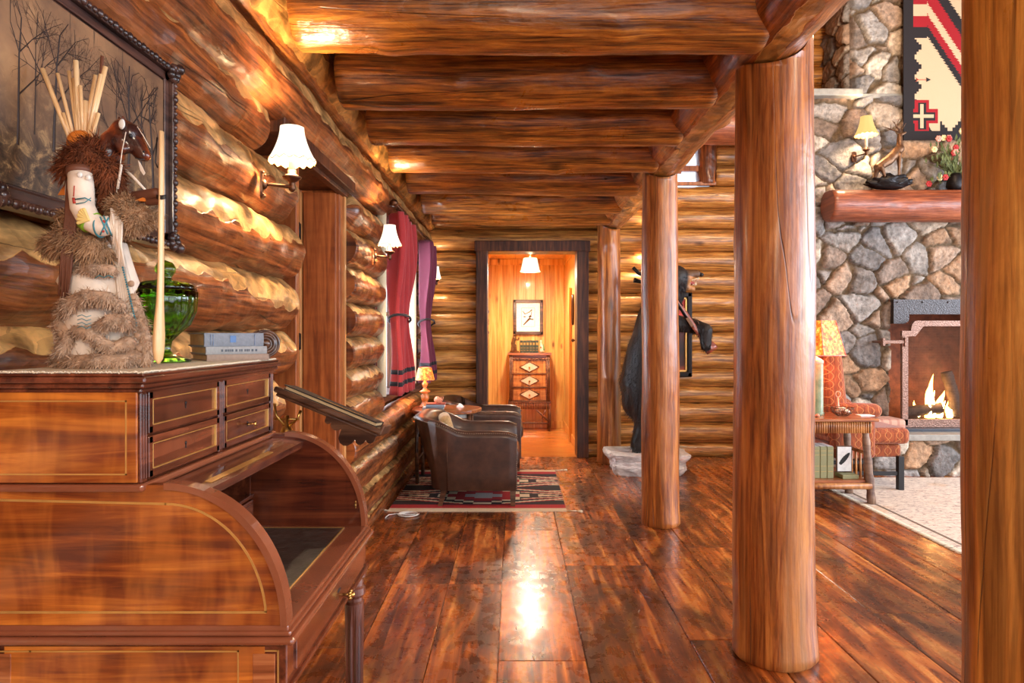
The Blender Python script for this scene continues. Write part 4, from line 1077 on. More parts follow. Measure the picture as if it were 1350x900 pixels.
# books on desk top
def book(name,L,Dp,T,mat,loc,rz,label,group=None,page=MT['paper'],label_col=None,cat='book'):
    # origin at corner; spine along +x, pages toward +y
    b=thing(name,label,cat,loc,rz,group); t=.0025
    m=M(); m.bx(0,L,0,Dp,0,t,.0008,1); m.bx(0,L,0,Dp,T-t,T,.0008,1)
    n=8; pr=[(-.002*math.sin(PI*k/n)-.001,T*k/n) for k in range(n+1)]+[(.004,T),(.004,0)]
    m.prism([(p[0],p[1]) for p in pr],'x',0,L); obj('cover',m,mat,b)
    m=M(); m.bx(.003,L-.003,.003,Dp-.004,t,T-t); obj('pages',m,page,b)
    if label_col:
        m=M(); m.bx(L*.42,L*.52,-.0037,-.002,T*.3,T*.8); m.bx(L*.1,L*.104,-.0036,-.001,T*.1,T*.9); m.bx(L*.14,L*.144,-.0036,-.001,T*.1,T*.9);m.bx(L*.84,L*.844,-.0036,-.001,T*.1,T*.9); obj('spine_label',m,label_col,b)
    return b
MT['bluelab']=plain('blue_label',srgb(84,120,170),.6)
MT['bkink']=plain('dark_ink',srgb(70,76,86),.6)
bz=TOP; loc=P(273,470,1.425)
ra=math.radians(38)
book('book',.128,.135,.0135,MT['booktan'],(loc.x-.001,loc.y,bz),ra,'thin taupe book at the bottom of the stack on the desk','old books stacked on the desk')
b2=book('book',.126,.135,.0165,MT['bookgreyl'],(loc.x-.004,loc.y+.002,bz+.0137),ra,'pale grey blue book with faded spine lettering, middle of the desk stack','old books stacked on the desk')
m=M(); rn=random.Random(9)
x=.03
while x<.105: w_=rn.choice((.0025,.004,.003)); m.bx(x,x+w_,-.0034,-.002,.0055,.0105); x+=w_+rn.choice((.0012,.0012,.004))
obj('spine_lettering',m,MT['bkink'],b2)
book('book',.122,.14,.0285,MT['bookblue'],(loc.x-.008,loc.y+.004,bz+.0304),ra,'thick grey blue cloth book with small blue spine label, topmost of the desk stack','old books stacked on the desk',label_col=MT['bluelab'])
# turned reel
rc=P(350,453,1.588)
rl=thing('turned_reel','dark turned wooden reel with concentric rings, standing behind the desk books','reel',(rc.x-.02,rc.y+.02,TOP))
ax=Vector((.50,-.86,0)).normalized(); s=1.0
m=M(); R_=.034
prof=[(.001,-.05),(R_*.8,-.05),(R_*.98,-.046),(R_,-.042),(R_,-.006),(R_*.97,0),(R_*.86,.002),(R_*.84,.0),(R_*.66,.0),(R_*.64,.004),(R_*.5,.005),(R_*.48,.001),(R_*.3,.001),(R_*.28,.006),(R_*.1,.008),(.001,.008)]
m.lathe(prof,rc,40,ax=ax); obj('drum',m,MT['walnut'],rl,True)
m=M(); f=rc+ax*.009; m.tube([f,f+V(-.002,-.002,-.018),f+V(.004,0,-.034),V(f.x+.006,f.y+.004,TOP+.002)],.004,8); obj('bracket',m,MT['walnut'],rl,True)
m=M(); m.bx(rc.x-.035,rc.x+.0,rc.y+.0,rc.y+.03,TOP,TOP+.004,.001); m.bx(rc.x-.03,rc.x-.01,rc.y+.01,rc.y+.022,TOP,TOP+.015,.002); obj('foot',m,MT['walnut'],rl,True)

# ================================================================== BOOK STAND (behind desk)
def roll(m,an=.12):
    o_=Vector((cen_a.x,1.865,cen_a.z)); R_=Matrix.Rotation(-an,3,dir_a); m.v=[tuple(o_+R_@(Vector(v)-o_)) for v in m.v]; return m
bs=thing('reading_stand','tilted dark wooden reading stand on a brass pole behind the desk','reading stand',(-.625,1.93,0))
A=P(360,512,1.86); Bv=P(503,571,1.86); dirv=(Bv-A).normalized(); ang=math.atan2(dirv.z,dirv.x); nrm=Vector((-dirv.z,0,dirv.x))
cen=(A+Bv)/2; L=(Bv-A).length; cen_a=cen; dir_a=dirv
m=M(); m.box((cen.x,1.94,cen.z),(L,.15,.016),(0,-ang,0),.004); m.box((cen.x-nrm.x*.012,1.94,cen.z-nrm.z*.012),(L-.02,.135,.010),(0,-ang,0),.003)
obj('board',roll(m),MT['walnut'],bs,True)
e=Bv-dirv*.004; m=M(); m.box((e.x+nrm.x*.010,1.94,e.z+nrm.z*.010),(.008,.15,.022),(0,-ang,0),.003); obj('ledge',roll(m),MT['walnut'],bs,True)
# scalloped skirt below the near edge
def on(t,dn): p=A+dirv*(L*t)+nrm*dn; return (p.x,p.z)
pts=[on(.50,-.012)]
for (t0,t1,dp) in ((.50,.56,.022),(.56,.66,.030),(.66,.80,.060),(.80,.89,.042),(.89,.96,.028)):
    for k in range(1,7): a=PI*k/6; pts.append(on(t0+(t1-t0)*(.5-.5*math.cos(a)),-.014-dp*(.55+.45*math.sin(a))))
pts.append(on(.96,-.012)); m=M(); m.prism(pts,'y',1.872,1.886); obj('scalloped_bracket',m,MT['walnut'],bs,True)
px_=P(378,560,1.94).x; hz=P(0,537,1.94).z
m=M(); m.lathe([(.016,.03),(.016,.90),(.020,.905),(.024,.915),(.020,.925),(.018,.94),(.012,.955),(.006,.96),(.006,.985)],(px_,1.94,0),24); obj('pole',m,MT['brass'],bs,True,'brass pole')
m=M(); m.tube([(px_,1.94,.95),(px_-.03,1.94,.985),(px_-.035,1.94,1.02)],.004,8); m.tube([(px_,1.94,.95),(px_+.03,1.94,.975),(px_+.04,1.94,1.0)],.004,8); m.tube([(px_-.035,1.94,.975),(px_+.035,1.94,.975)],.003,8)
m.capsule((px_-.045,1.9,.93),(px_-.045,1.9,.965),.009,.009,12); obj('tilt_bracket',m,MT['brass'],bs,True)
for k in range(3):
    a=2*PI*k/3+.5; m=M(); m.tube([(px_,1.94,.06),(px_+.10*math.cos(a),1.94+.10*math.sin(a),.05),(px_+.17*math.cos(a),1.94+.17*math.sin(a),.012)],[.012,.011,.012],10); obj('foot',m,MT['brass'],bs,True)
# book lying on stand
bk=thing('album','large dark book with cream page edges and gilt edge ornament on the tilted stand','book',(cen.x,1.99,cen.z))
c2=cen+nrm*.019
m=M(); m.box((c2.x-dirv.x*.003,1.935,c2.z-dirv.z*.003),(L-.045,.12,.003),(0,-ang,0),.001); c3=cen+nrm*.0085; m.box((c3.x,1.935,c3.z),(L-.045,.12,.003),(0,-ang,0),.001)
m.box((c2.x,1.993,(c2.z+c3.z)/2),(L-.05,.004,.012),(0,-ang,0),.001); obj('cover',roll(m),MT['black'],bk,True)
c4=cen+nrm*.0138; m=M(); m.box((c4.x,1.935,c4.z),(L-.052,.112,.009),(0,-ang,0)); obj('pages',roll(m),MT['paper'],bk,True)
m=M(); rn=random.Random(12); t=.36
while t<.78: w_=rn.uniform(.008,.02); p=A+dirv*(L*(t+w_/2))+nrm*.0215; m.box((p.x,1.888,p.z),(L*w_,.012,.0006),(0,-ang,0)); t+=w_+.006
obj('gilt_ornament',roll(m),MT['goldline'],bk,True)

# ================================================================== PAINTING on near wall
pf=thing('framed_painting','dark woodland landscape painting in a heavy carved dark frame on the left log wall','painting',(-.85,1.40,1.42))
y0,y1,z0,z1=1.07,1.665,1.425,1.86
t=NT('woodland_painting'); tc=t.coords('Object'); sx=t.nd('ShaderNodeSeparateXYZ'); t.lk(tc,sx.inputs[0])
sky=t.ramp(t.noise(tc,6,5,.6),[(.35,srgb(98,70,50)),(.6,srgb(150,110,74)),(.8,srgb(182,140,94))])
fol=t.ramp(t.noise(tc,28,8,.75,.6),[(.40,srgb(44,32,24)),(.52,srgb(92,70,48)),(.62,srgb(166,134,90))])
trn=t.noise(t.coords('Object',(1,22,1.0)),1.5,7,.7,1.0)
trf=t.ramp(trn,[(.62,0.0),(.65,1.0)])
hz_=t.math('ADD',sx.outputs['Z'],t.math('MULTIPLY',t.noise(tc,5,3),.1))
low=t.ramp(hz_,[(.17,1.0),(.30,0.0)])
col=t.mix(low,sky,fol); col=t.mix(t.math('MULTIPLY',trf,.8),col,srgb(34,22,18))
MT['paint']=t.fin(col,.5,coat=.1)
m=M(); m.bx(-.845,-.838,y0+.04,y1-.04,z0+.04,z1-.04); obj('picture',m,MT['paint'],pf,True)
m=M(); rn=random.Random(21)
def limb(y,z,an,L,r,dep):
    y2,z2=y+L*math.sin(an),z+L*math.cos(an)
    if not(y0+.06<y2<y1-.06 and z2<z1-.06): return
    m.tube([(-.8372,y,z),(-.8372,(y+y2)/2+rn.uniform(-.3,.3)*r,(z+z2)/2),(-.8372,y2,z2)],[r,r*.85,r*.7],5,False)
    if dep>0:
        limb(y2,z2,an+rn.uniform(-.12,.12),L*.85,r*.72,dep-1)
        for _ in range(2): limb(y2,z2,an+rn.choice((-1,1))*rn.uniform(.3,.9),L*.65,r*.45,dep-1)
for y_,r_ in ((1.15,.0036),(1.19,.0018),(1.24,.0045),(1.30,.0015),(1.48,.0055),(1.53,.0032),(1.58,.006),(1.44,.002)): limb(y_,z0+.10+rn.uniform(0,.06),rn.uniform(-.06,.06),.085,r_,5)
m.v=[(-.8375+(v[0]+.8372)*.05,v[1],v[2]) for v in m.v]
obj('painted_trees',m,plain('painted_tree_brown',srgb(44,28,22),.6),pf,True)
def frame(m,a0,a1,b0,b1,w,x0,x1,steps):
    for (i0,i1,h) in steps:
        A0,A1,B0,B1=a0+i0*w,a1-i0*w,b0+i0*w,b1-i0*w; ww=(i1-i0)*w
        for q in ((A0,A1,B0,B0+ww),(A0,A1,B1-ww,B1),(A0,A0+ww,B0,B1),(A1-ww,A1,B0,B1)):
            m.bx(x0,x1+h,q[0],q[1],q[2],q[3],.0025)
m=M(); frame(m,y0,y1,z0,z1,.05,-.862,-.842,((0,.3,.016),(.3,.7,.006),(.7,1,.002)))
MT['carved']=woodO('carved_dark_frame',srgb(34,20,18),srgb(66,42,36),srgb(96,64,52),1,.35,.3)
fr=obj('frame',m,MT['carved'],pf,True)
m=M(); rn=random.Random(6)
per=[]
n1=34;n2=26
for k in range(n1): per+= [(y0+.008+(y1-y0-.016)*k/(n1-1),z0+.006),(y0+.008+(y1-y0-.016)*k/(n1-1),z1-.006)]
for k in range(n2): per+= [(y0+.006,z0+.008+(z1-z0-.016)*k/(n2-1)),(y1-.006,z0+.008+(z1-z0-.016)*k/(n2-1))]
for k,(a,b) in enumerate(per): m.sph((-.826,a,b),.0072+.002*(k%3==0),8,(.8,1,1))
for a in (y0,y1):
    for b in (z0,z1,):
        for q in range(7):
            an=2*PI*q/7; m.sph((-.824,a+(.015 if a==y0 else -.015)+.014*math.cos(an),b+(.015 if b==z0 else -.015)+.014*math.sin(an)),.010,8)
        m.sph((-.818,a,b),.013,10)
obj('carved_ornament',m,MT['carved'],fr,True)

# ================================================================== SCONCES
def sconce(name,wall,shade_c,label,mat=MT['shade'],r=.08,h=.13,power=18,amber=False):
    """wall: backplate point, shade_c: centre of shade"""
    wv=Vector(wall); sc_=Vector(shade_c); t=thing(name,label,'wall lamp',wv,0,'wall sconces with cream shades')
    out=(Vector((sc_.x,sc_.y,0))-Vector((wv.x,wv.y,0))); o=out.normalized(); side=Vector((-o.y,o.x,0))
    m=M(); hx=.05;
    def bp(a,b,d): return wv+side*a+Vector((0,0,b))+o*d
    pts=[]
    for k in range(24):
        an=2*PI*k/24; q=1/max(abs(math.cos(an)),abs(math.sin(an))); q=min(q,1.25)*(.9+.1*abs(math.cos(2*an)))
        pts.append((.026*math.cos(an)*q,.052*math.sin(an)*q))
    n=len(pts); vs=[bp(a,b,0) for a,b in pts]+[bp(a*.96,b*.96,.008) for a,b in pts]
    m.add(vs,[list(range(n)),list(range(2*n-1,n-1,-1))]+[[i,n+i,n+(i+1)%n,(i+1)%n] for i in range(n)])
    for a in (-1,1):
        for b in (-1,1): m.sph(bp(a*.018,b*.036,.009),.005,8)
    m.lathe([(.018,.006),(.016,.014),(.010,.02)],wv,16,ax=o); obj('backplate',m,MT['bronze'],t,True)
    base=Vector((sc_.x,sc_.y,wv.z+.0))
    m=M(); m.tube([wv+o*.01,wv+o*.03,base+Vector((0,0,-.004))+o*-.01,base+Vector((0,0,0))],[.007,.0055,.0065,.008],10)
    m.lathe([(.004,-.022),(.010,-.016),(.012,-.006),(.009,.004),(.012,.012),(.028,.022),(.032,.028),(.020,.034),(.014,.038),(.014,.05)],base,20)
    obj('arm',m,MT['bronze'],t,True)
    zb=sc_.z-h/2
    m=M(); m.lathe([(.012,.036),(.012,zb-base.z+.045),(.004,zb-base.z+.05)],base,14); obj('candle_sleeve',m,MT['cream'],t,True)
    m=M(); ns=64; rows=9; vs=[];fs=[]
    for j in range(rows):
        q=j/(rows-1); rr=(r*(1-q)**1.7+r*.50*(1-(1-q)**1.7)); zz=zb+h*q
        for i in range(ns):
            a=2*PI*i/ns; w_=1+.03*math.cos(8*a)*(1-q*.6); dz=(.005*math.cos(16*a) if j==0 else 0)
            vs.append((sc_.x+rr*w_*math.cos(a),sc_.y+rr*w_*math.sin(a),zz+dz))
    for j in range(rows-1):
        for i in range(ns): i2=(i+1)%ns; fs.append([j*ns+i,j*ns+i2,(j+1)*ns+i2,(j+1)*ns+i])
    m.add(vs,fs,None,True); s_=obj('lamp_shade',m,mat,t,True)
    m=M(); m.tube([Vector(vs[i%ns])+Vector((0,0,0)) for i in range(ns+1)],.0016,5,False); obj('shade_trim',m,MT['goldline'],s_,True,'scalloped braid trim')
    lt=light('POINT',(sc_.x,sc_.y,sc_.z),power*1.15,(1,.75,.48),.03,name='sconce_bulb'); lt.parent=t; lt.location=Vector(lt.location)-wv
    return t
# Y positions from the photo
sconce('wall_sconce',(-.845,2.27,1.715),(-.748,2.29,1.852),'wall sconce with cream shade nearest the camera, above the desk books, beside the doorway',r=.078,h=.115,power=17)
sconce('wall_sconce',(-.845,4.08,1.685),(-.753,4.10,1.812),'smaller-looking wall sconce just left of the red curtain',r=.070,h=.120,power=16)
sconce('wall_sconce',(-.845,6.66,1.72),(-.765,6.655,1.82),'wall sconce in the far corner, mostly hidden by the plum curtain',r=.045,h=.12,power=8)
# sconce on fireplace
sw=P(1126,204,6.24); ss=P(1142,166,6.10)
t_=sconce('wall_sconce',(sw.x,6.245,sw.z-.02),(ss.x,6.10,ss.z),'iron sconce with amber lit shade on the stone chimney above the mantel',MT['shade_y'],r=.098,h=.165,power=12)
del t_['group']; t_['group']='wall sconces with cream shades'
# hidden-behind-post picture sconce on far wall
t_=sconce('wall_sconce',(1.33,6.755,2.0),(1.33,6.66,2.16),'wall sconce on far log wall, behind the post in front of the bear',MT['shade_y'],r=.07,h=.12,power=22)
# hall ceiling lamp
hc=P(699,347,7.9)
hl=thing('ceiling_lamp','small lit conical shade lamp hanging in the pine hallway','ceiling lamp',(hc.x,7.9,2.2))
m=M(); m.lathe([(.05,-.015),(.055,-.008),(.05,0)],(0,0,0),24); m.tube([(0,0,-.01),(0,0,-.09)],.005,8); m.sph((0,0,-.075),.012,10); obj('canopy_and_stem',m,MT['bronze'],hl)
m=M(); m.lathe([(.112,-.255),(.078,-.10)],(0,0,0),40,close=False); obj('lamp_shade',m,MT['shade'],hl)
l_=light('POINT',(0,0,-.2),62,(1,.90,.72),.07,name='hall_bulb'); l_.parent=hl

# ================================================================== CURTAINS
def curtain(name,yc,w_top,zt,zb,ztie,mats,label,seed,xw=-.80,amp=.042,spread=.12):
    # yc: centre along wall, pleated panel gathered by a black cord at ztie
    t=thing(name,label,'curtain',(xw,yc,zt),0,'wool curtains at the window')
    folds=4.5
    def fn(u,v,off=0):
        z=zt+(zb-zt)*v; tt=(zt-ztie)/(zt-zb)
        g=math.exp(-((v-tt)/.22)**2); wid=w_top*(1-.30*g)*(1+.06*v)
        y=yc-w_top/2+wid*u+(.12*g*w_top if False else 0)+.02*v
        x=xw+amp*(1-.25*g)*math.sin(u*folds*2*PI+seed)*(1+.2*math.sin(v*5+seed))+.01*math.sin(v*9+u*7)+off
        return Vector((x,y,z))
    def panel(v0,v1,off=0,name='panel',mat=None):
        m=M(); m.grid(lambda u,v: fn(u,v0+(v1-v0)*v,off),90,max(2,int(40*(v1-v0))))
        o=obj(name,m,mat,t,True); so=o.modifiers.new('s','SOLIDIFY'); so.thickness=.005; so.offset=0; return o
    panel(0,1,0,'cloth_panel',mats[0])
    for v0,v1 in ((.86,.885),(.925,.95)):
        m=M(); m.grid(lambda u,v: fn(u,v0+(v1-v0)*v,0),90,2)
        o=obj('black_band',m,MT['curt_black'],t,True,'black woven band'); so=o.modifiers.new('s','SOLIDIFY'); so.thickness=.009; so.offset=0
    tt=(zt-ztie)/(zt-zb); pts=[]
    for k in range(21):
        a=2*PI*k/20; c0=fn(.5,tt); pts.append(Vector((xw+.068*math.cos(a),c0.y+ w_top*.40*math.sin(a),ztie+.02*math.cos(a)-.025*math.sin(a))))
    m=M(); m.tube(pts,.009,8,False); m.tube([pts[0],pts[0]+V(.01,0,-.03)],.006,6); obj('tieback_cord',m,MT['curt_black'],t,True,'twisted black tieback cord')
    m=M(); m.grid(lambda u,v: Vector((-.925+.062*u,yc-w_top*.5-.012,zt+(zb-zt)*v*1.0)),2,4); o=obj('lining',m,MT['lining'],t,True,'cream lining edge'); so=o.modifiers.new('s','SOLIDIFY'); so.thickness=.004
    return t
curtain('curtain',4.90,.62,2.045,.80,1.32,(MT['curt_red'],),'red wool curtain with two black bands, nearest the camera, tied back',.4,xw=-.815,amp=.055)
curtain('curtain',6.22,.50,2.045,.79,1.32,(MT['curt_pur'],),'plum wool curtain tied back at the far side of the window',1.9,xw=-.80,amp=.05)
cr=thing('curtain_rod','bronze curtain rod with ball finial and rings above the window','curtain rod',(-.79,4.45,2.07))
m=M(); m.tube([(-.79,4.47,2.075),(-.79,6.55,2.075)],.010,12); m.sph((-.79,4.455,2.075),.026,14); m.lathe([(.014,-.01),(.016,0),(.014,.01)],(-.79,4.48,2.075),14,ax=(0,1,0)); obj('rod',m,MT['bronze'],cr,True)
for y in (4.53,6.5):
    m=M(); m.tube([(-.86,y,2.075),(-.79,y,2.075)],.007,8); m.lathe([(.022,0),(.02,.006)],(-.862,y,2.075),14,ax=(1,0,0)); obj('bracket',m,MT['bronze'],cr,True)
for yb in (4.60,6.02):
    for k in range(6):
        y=yb+k*.07; m=M(); m.tube([(-.79+.017*math.cos(a),y,2.070+.017*math.sin(a)) for a in [2*PI*q/14 for q in range(15)]],.0028,6,False); obj('ring',m,MT['bronze'],cr,True)

# ================================================================== KILIM RUG
def pixrug(name,x0,x1,y0,y1,z,nx,ny,fn,mat,th=.006,flip=None,world=None):
    m=M(); m.col=[]
    for j in range(ny):
        for i in range(nx):
            a=x0+(x1-x0)*i/nx;b=x0+(x1-x0)*(i+1)/nx;c=y0+(y1-y0)*j/ny;d=y0+(y1-y0)*(j+1)/ny
            m.add([(a,c,z+th),(b,c,z+th),(b,d,z+th),(a,d,z+th)],[[0,1,2,3]]); m.col.append(fn((i+.5)/nx,(j+.5)/ny))
    cc=fn(.01,.01); k=len(m.f)
    m.bx(x0,x1,y0,y1,z,z+th-.0004); m.col+= [cc]*(len(m.f)-k)
    if world: m.v=[tuple(world(Vector(v))) for v in m.v]
    return m
CR,RD,BK,MR,GY=srgb(214,192,160),srgb(168,34,36),srgb(34,24,26),srgb(96,24,40),srgb(170,160,156)
def kil(u,v):
    if v<.05 or v>.95: return CR
    if v<.115 or v>.885: return RD
    if v<.135 or v>.865: return MR
    w=(v-.135)/.73; mir=abs(u-.52)*2
    w3=w*2; d=abs((w3%1)-.5)*2; band=int(w3)
    st=math.floor(mir*9)/9*1.9; q=st+math.floor(d*6)/6*.95
    if q<.22: return GY
    if q<.62: return RD
    if q<.78: return MR if mir<.2 else RD
    if q<1.0: return CR
    if q<1.12: return BK
    # long rays running to both ends of the rug
    k=d-(1.05-.75*mir)
    if -.02<k<.09: return CR
    if .09<=k<.17: return RD
    k2=d-.30*(1-mir)*1.6
    if mir>.45:
        if k2<-.02 and d<.16: return CR
        if 0<=k2<.07: return MR
        if .10<k2<.17 : return CR
        if .17<=k2<.26: return RD
    if mir>.8 and .55<d<.62: return CR
    return BK
m=pixrug('r',-.875,.355,4.69,6.10,0,150,120,kil,None)
rg=obj('kilim_rug',m,MT['weave']); tag(rg,'red, black and cream patterned flat woven rug under the leather armchairs','rug')
for (x,y,a) in ((.355,4.70,-.3),(.355,6.09,.1),(-.86,4.70,2.9)):
    m=M(); m.tube([(x,y,.004),(x+.045*math.cos(a),y+.045*math.sin(a),.006),(x+.07*math.cos(a),y+.07*math.sin(a),.008)],[.004,.005,.006],8)
    for k in range(9): b=a+(k-4)*.22; m.tube([(x+.068*math.cos(a),y+.068*math.sin(a),.008),(x+.10*math.cos(a)+.012*math.cos(b),y+.1*math.sin(a)+.03*math.sin(b),.006+.002*(k%3))],.003,5)
    obj('corner_tassel',m,MT['cream'],rg,label='cream corner tassel')
m=M(); pts=[]
for k in range(46): a=k*.42; r=.046+.0006*k; pts.append((-.72+r*math.cos(a),4.60+r*math.sin(a),.004+.0001*k))
m.tube(pts,.0032,6); m.tube([pts[0],(-.80,4.62,.004),(-.845,4.57,.01),(-.86,4.52,.003)],.0032,6)
tag(obj('white_cord',m,MT['white']),'small coil of white cord on the floor at the rug corner by the wall','cord')

MT['nail']=plain('pewter_nails',srgb(150,130,112),.4,.8)
# ================================================================== ARMCHAIRS
def armchair(loc,label):
    t=thing('leather_armchair',label,'armchair',loc,0,'brown leather barrel armchairs')
    W_=.64; xf=.015
    # plan path (outer, bottom): near side then back then far side ; chair faces +x ; near side y=0
    path=[]
    n=8
    for k in range(n+1): path.append((xf-(xf+.47)*k/n,0.0,(0,-1)))
    rr=.17; 
    for k in range(1,9): a=PI/2*k/8; path.append((-.47-rr*math.sin(a)*.85,rr-rr*math.cos(a),(-math.sin(a),-math.cos(a))))
    for k in range(1,7): path.append((-.47-rr*.85,rr+(W_-2*rr)*k/6,(-1,0)))
    for k in range(1,9): a=PI/2*k/8; path.append((-.47-rr*.85*math.cos(a),W_-rr+rr*math.sin(a),(-math.cos(a),math.sin(a))))
    for k in range(1,n+1): path.append((-.47+(xf+.47)*k/n,W_,(0,1)))
    N_=len(path)
    m=M(); vs=[];fs=[]; K=0; outline=[]
    for i,(x,y,nn) in enumerate(path):
        s=max(0,min(1,(-.36-x)/.25)); s=s*s*(3-2*s)
        ht=.530+.098*s; lean=.03+.095*s; fl=.0
        th=.075+.01*s
        edge=0
        if i==0 or i==N_-1: edge=1
        nx,ny=nn; 
        zb=.112
        def pt(off,z,ln): return Vector((x+nx*(ln)-nx*off,y+ny*(ln*(.25 if abs(ny)>.9 else 1))-ny*off,z))
        hround=.02
        sec=[pt(0,zb,-.01),pt(0,zb+.12,.0),pt(0,(zb+ht)/2,lean*.35),pt(0,ht-.05,lean*.8),pt(.004,ht-.015,lean*.95),pt(.02,ht-.003,lean),pt(th*.5,ht,lean*.95),pt(th*.85,ht-.006,lean*.9),pt(th,ht-.025,lean*.8),pt(th,ht-.12,lean*.55),pt(th,.30,.0),pt(th,zb,0)]
        K=len(sec)
        if i<2 or i>N_-3:
            # rounded front upper corner
            dz=.028 if (i==0 or i==N_-1) else .004
            for q in range(3,9): sec[q].z-=dz
        outline.append(sec[4]+Vector((nx,ny,0))*.0015)
        vs+=sec
    for i in range(N_-1):
        for q in range(K-1): fs.append([i*K+q,(i+1)*K+q,(i+1)*K+q+1,i*K+q+1])
        fs.append([i*K+K-1,(i+1)*K+K-1,(i+1)*K,i*K])
    fs.append([q for q in range(K)]); fs.append([(N_-1)*K+q for q in range(K)][::-1])
    m.add(vs,fs,None,True); sh=obj('shell',m,MT['leather'],t)
    b_=sh.modifiers.new('b','BEVEL'); b_.width=.006; b_.segments=2; b_.limit_method='ANGLE'; b_.angle_limit=.9
    m=M(); 
    last=None
    for i in range(len(outline)-1):
        a,b=outline[i],outline[i+1]; L=(b-a).length; k=max(1,int(L/.013))
        for q in range(k): m.sph(a+(b-a)*q/k,.0042,6)
    for yy in (0,W_):
        k=0
        while k<30: z=.125+k*.0128; m.sph((xf-.004,yy+(-.0028 if yy==0 else .0028),z),.0042,6); k+=1
    obj('nailhead_trim',m,MT['nail'],t,label='brass nailhead trim')
    m=M(); m.tube([(-.475,-.0025,.115),(-.475,-.0045,.3),(-.478,-.010,.50)],.0022,6); obj('side_seam',m,MT['bronze'],t)
    m=M(); m.bx(-.56,xf-.005,.07,W_-.07,.115,.27,.02,3); obj('seat_base',m,MT['leather'],t)
    m=M(); m.bx(-.50,xf+.02,.078,W_-.078,.272,.40,.045,4); obj('seat_cushion',m,MT['leather'],t)
    for (x,y,d) in ((xf-.03,.035,.0),(xf-.03,W_-.035,0),(-.50,.04,-.03),(-.50,W_-.04,-.03)):
        m=M(); a,b=.021,.015
        m.add([(x-a,y-a,.115),(x+a,y-a,.115),(x+a,y+a,.115),(x-a,y+a,.115),(x-b+d,y-b,.0),(x+b+d,y-b,0),(x+b+d,y+b,0),(x-b+d,y+b,0)],[[0,1,2,3],[7,6,5,4],[0,4,5,1],[1,5,6,2],[2,6,7,3],[3,7,4,0]]); obj('leg',m,MT['walnut'],t)
    return t
RZ=.0065
ch=armchair((0,4.79,RZ),'brown leather barrel armchair with nailhead trim nearest the camera, tan pillow in it')
dup(ch,(.04,6.03,RZ),0,'second brown leather armchair beyond the small wooden table, mostly hidden')
pl_=M(); pl_.box((-.50,5.10,.50),(.09,.28,.26),(0,-.28,.15),.04,4)
pl_.v=[(v[0],v[1],v[2]) for v in pl_.v]
o=obj('throw_pillow',pl_,MT['pillow']); tag(o,'tan brown pillow against the back of the near leather armchair','pillow')
o.modifiers.new('s','SUBSURF').levels=1
for f in o.data.polygons: f.use_smooth=True

# ================================================================== SIDE TABLE between chairs
tc_=(-.575,5.72)
st=thing('side_table','small dark live edge wooden side table between the two leather armchairs','side table',(tc_[0],tc_[1],RZ))
m=M(); pts=[]
for k in range(40):
    a=2*PI*k/40; q=1/((abs(math.cos(a))**3+abs(math.sin(a))**3)**(1/3)); q*=1+.03*math.sin(5*a+1)
    pts.append((tc_[0]+.285*q*math.cos(a),tc_[1]+.245*q*math.sin(a)))
m.prism(pts,'z',.573,.603); o=obj('top',m,MT['tabletop'],st,True,'brown wooden top with dark edge'); bv=o.modifiers.new('b','BEVEL'); bv.width=.008; bv.segments=3; bv.limit_method='ANGLE'
for dx in (-.22,.2):
    for dy in (-.17,.17):
        m=M(); m.tube([(tc_[0]+dx,tc_[1]+dy,RZ),(tc_[0]+dx*1.02,tc_[1]+dy,.3),(tc_[0]+dx,tc_[1]+dy,.575)],[.016,.015,.017],10); obj('leg',m,MT['walnut'],st,True)
m=M()
for dy in (-.17,.17):
    m.tube([(tc_[0]-.22,tc_[1]+dy,.53),(tc_[0]+.2,tc_[1]+dy,.53)],.009,8)
    for k in range(5): x=-.2+k*.05; m.tube([(tc_[0]+x,tc_[1]+dy,.40),(tc_[0]+x+(.05 if k%2 else -.02),tc_[1]+dy,.573)],.005,6)
    m.tube([(tc_[0]-.22,tc_[1]+dy,.40),(tc_[0]+.2,tc_[1]+dy,.40)],.009,8)
for dx in (-.22,.2): m.tube([(tc_[0]+dx,tc_[1]-.17,.2),(tc_[0]+dx,tc_[1]+.17,.2)],.009,8)
obj('twig_lattice',m,MT['twig'],st,True)
m=M(); m.bx(tc_[0]-.22,tc_[0]+.2,tc_[1]-.17,tc_[1]+.17,.385,.40,.003); obj('shelf',m,MT['walnut'],st,True)
m=M(); m.bx(-.50,-.40,5.56,5.565,.402,.56,.001); m.bx(-.507,-.393,5.565,5.572,.401,.567,.001)
tag(obj('framed_card',m,MT['white_paper']),'white card standing on the shelf under the side table top','card')
TT=.603
b=book('book',.17,.13,.022,MT['bookgreyl'],(-.75,5.52,TT),0.05,'wide grey book at the bottom of the stack on the side table','books on the side table',page=MT['white_paper'])
book('book',.15,.12,.024,MT['bookblue'],(-.72,5.505,TT+.0222),.02,'grey book with white pages in the middle of the side table stack','books on the side table',page=MT['white_paper'])
book('book',.15,.11,.010,MT['bookred'],(-.715,5.51,TT+.0464),.0,'thin red book on top of the side table stack','books on the side table',page=MT['white_paper'])
m=M(); c=Vector((-.615,5.55,TT+.0566+.022))
for k in range(34):
    t=k/33; a=t*6*PI; r=.020*(1-t)*.9; m.sph(c+Vector((t*.045-.02,r*math.cos(a)*.4,r*math.sin(a)*.5)),.021*(1-t)**.8+.004,8)
for k in range(5): m.capsule(c+V(-.02+.012*k,0,.012),c+V(-.022+.014*k,0,.03),.005,.0015,8)
m.v=[(v[0],v[1],max(v[2],TT+.0568)) for v in m.v]
tag(obj('conch_shell',m,MT['conch']),'spiky orange pink shell on the red book of the side table','shell')
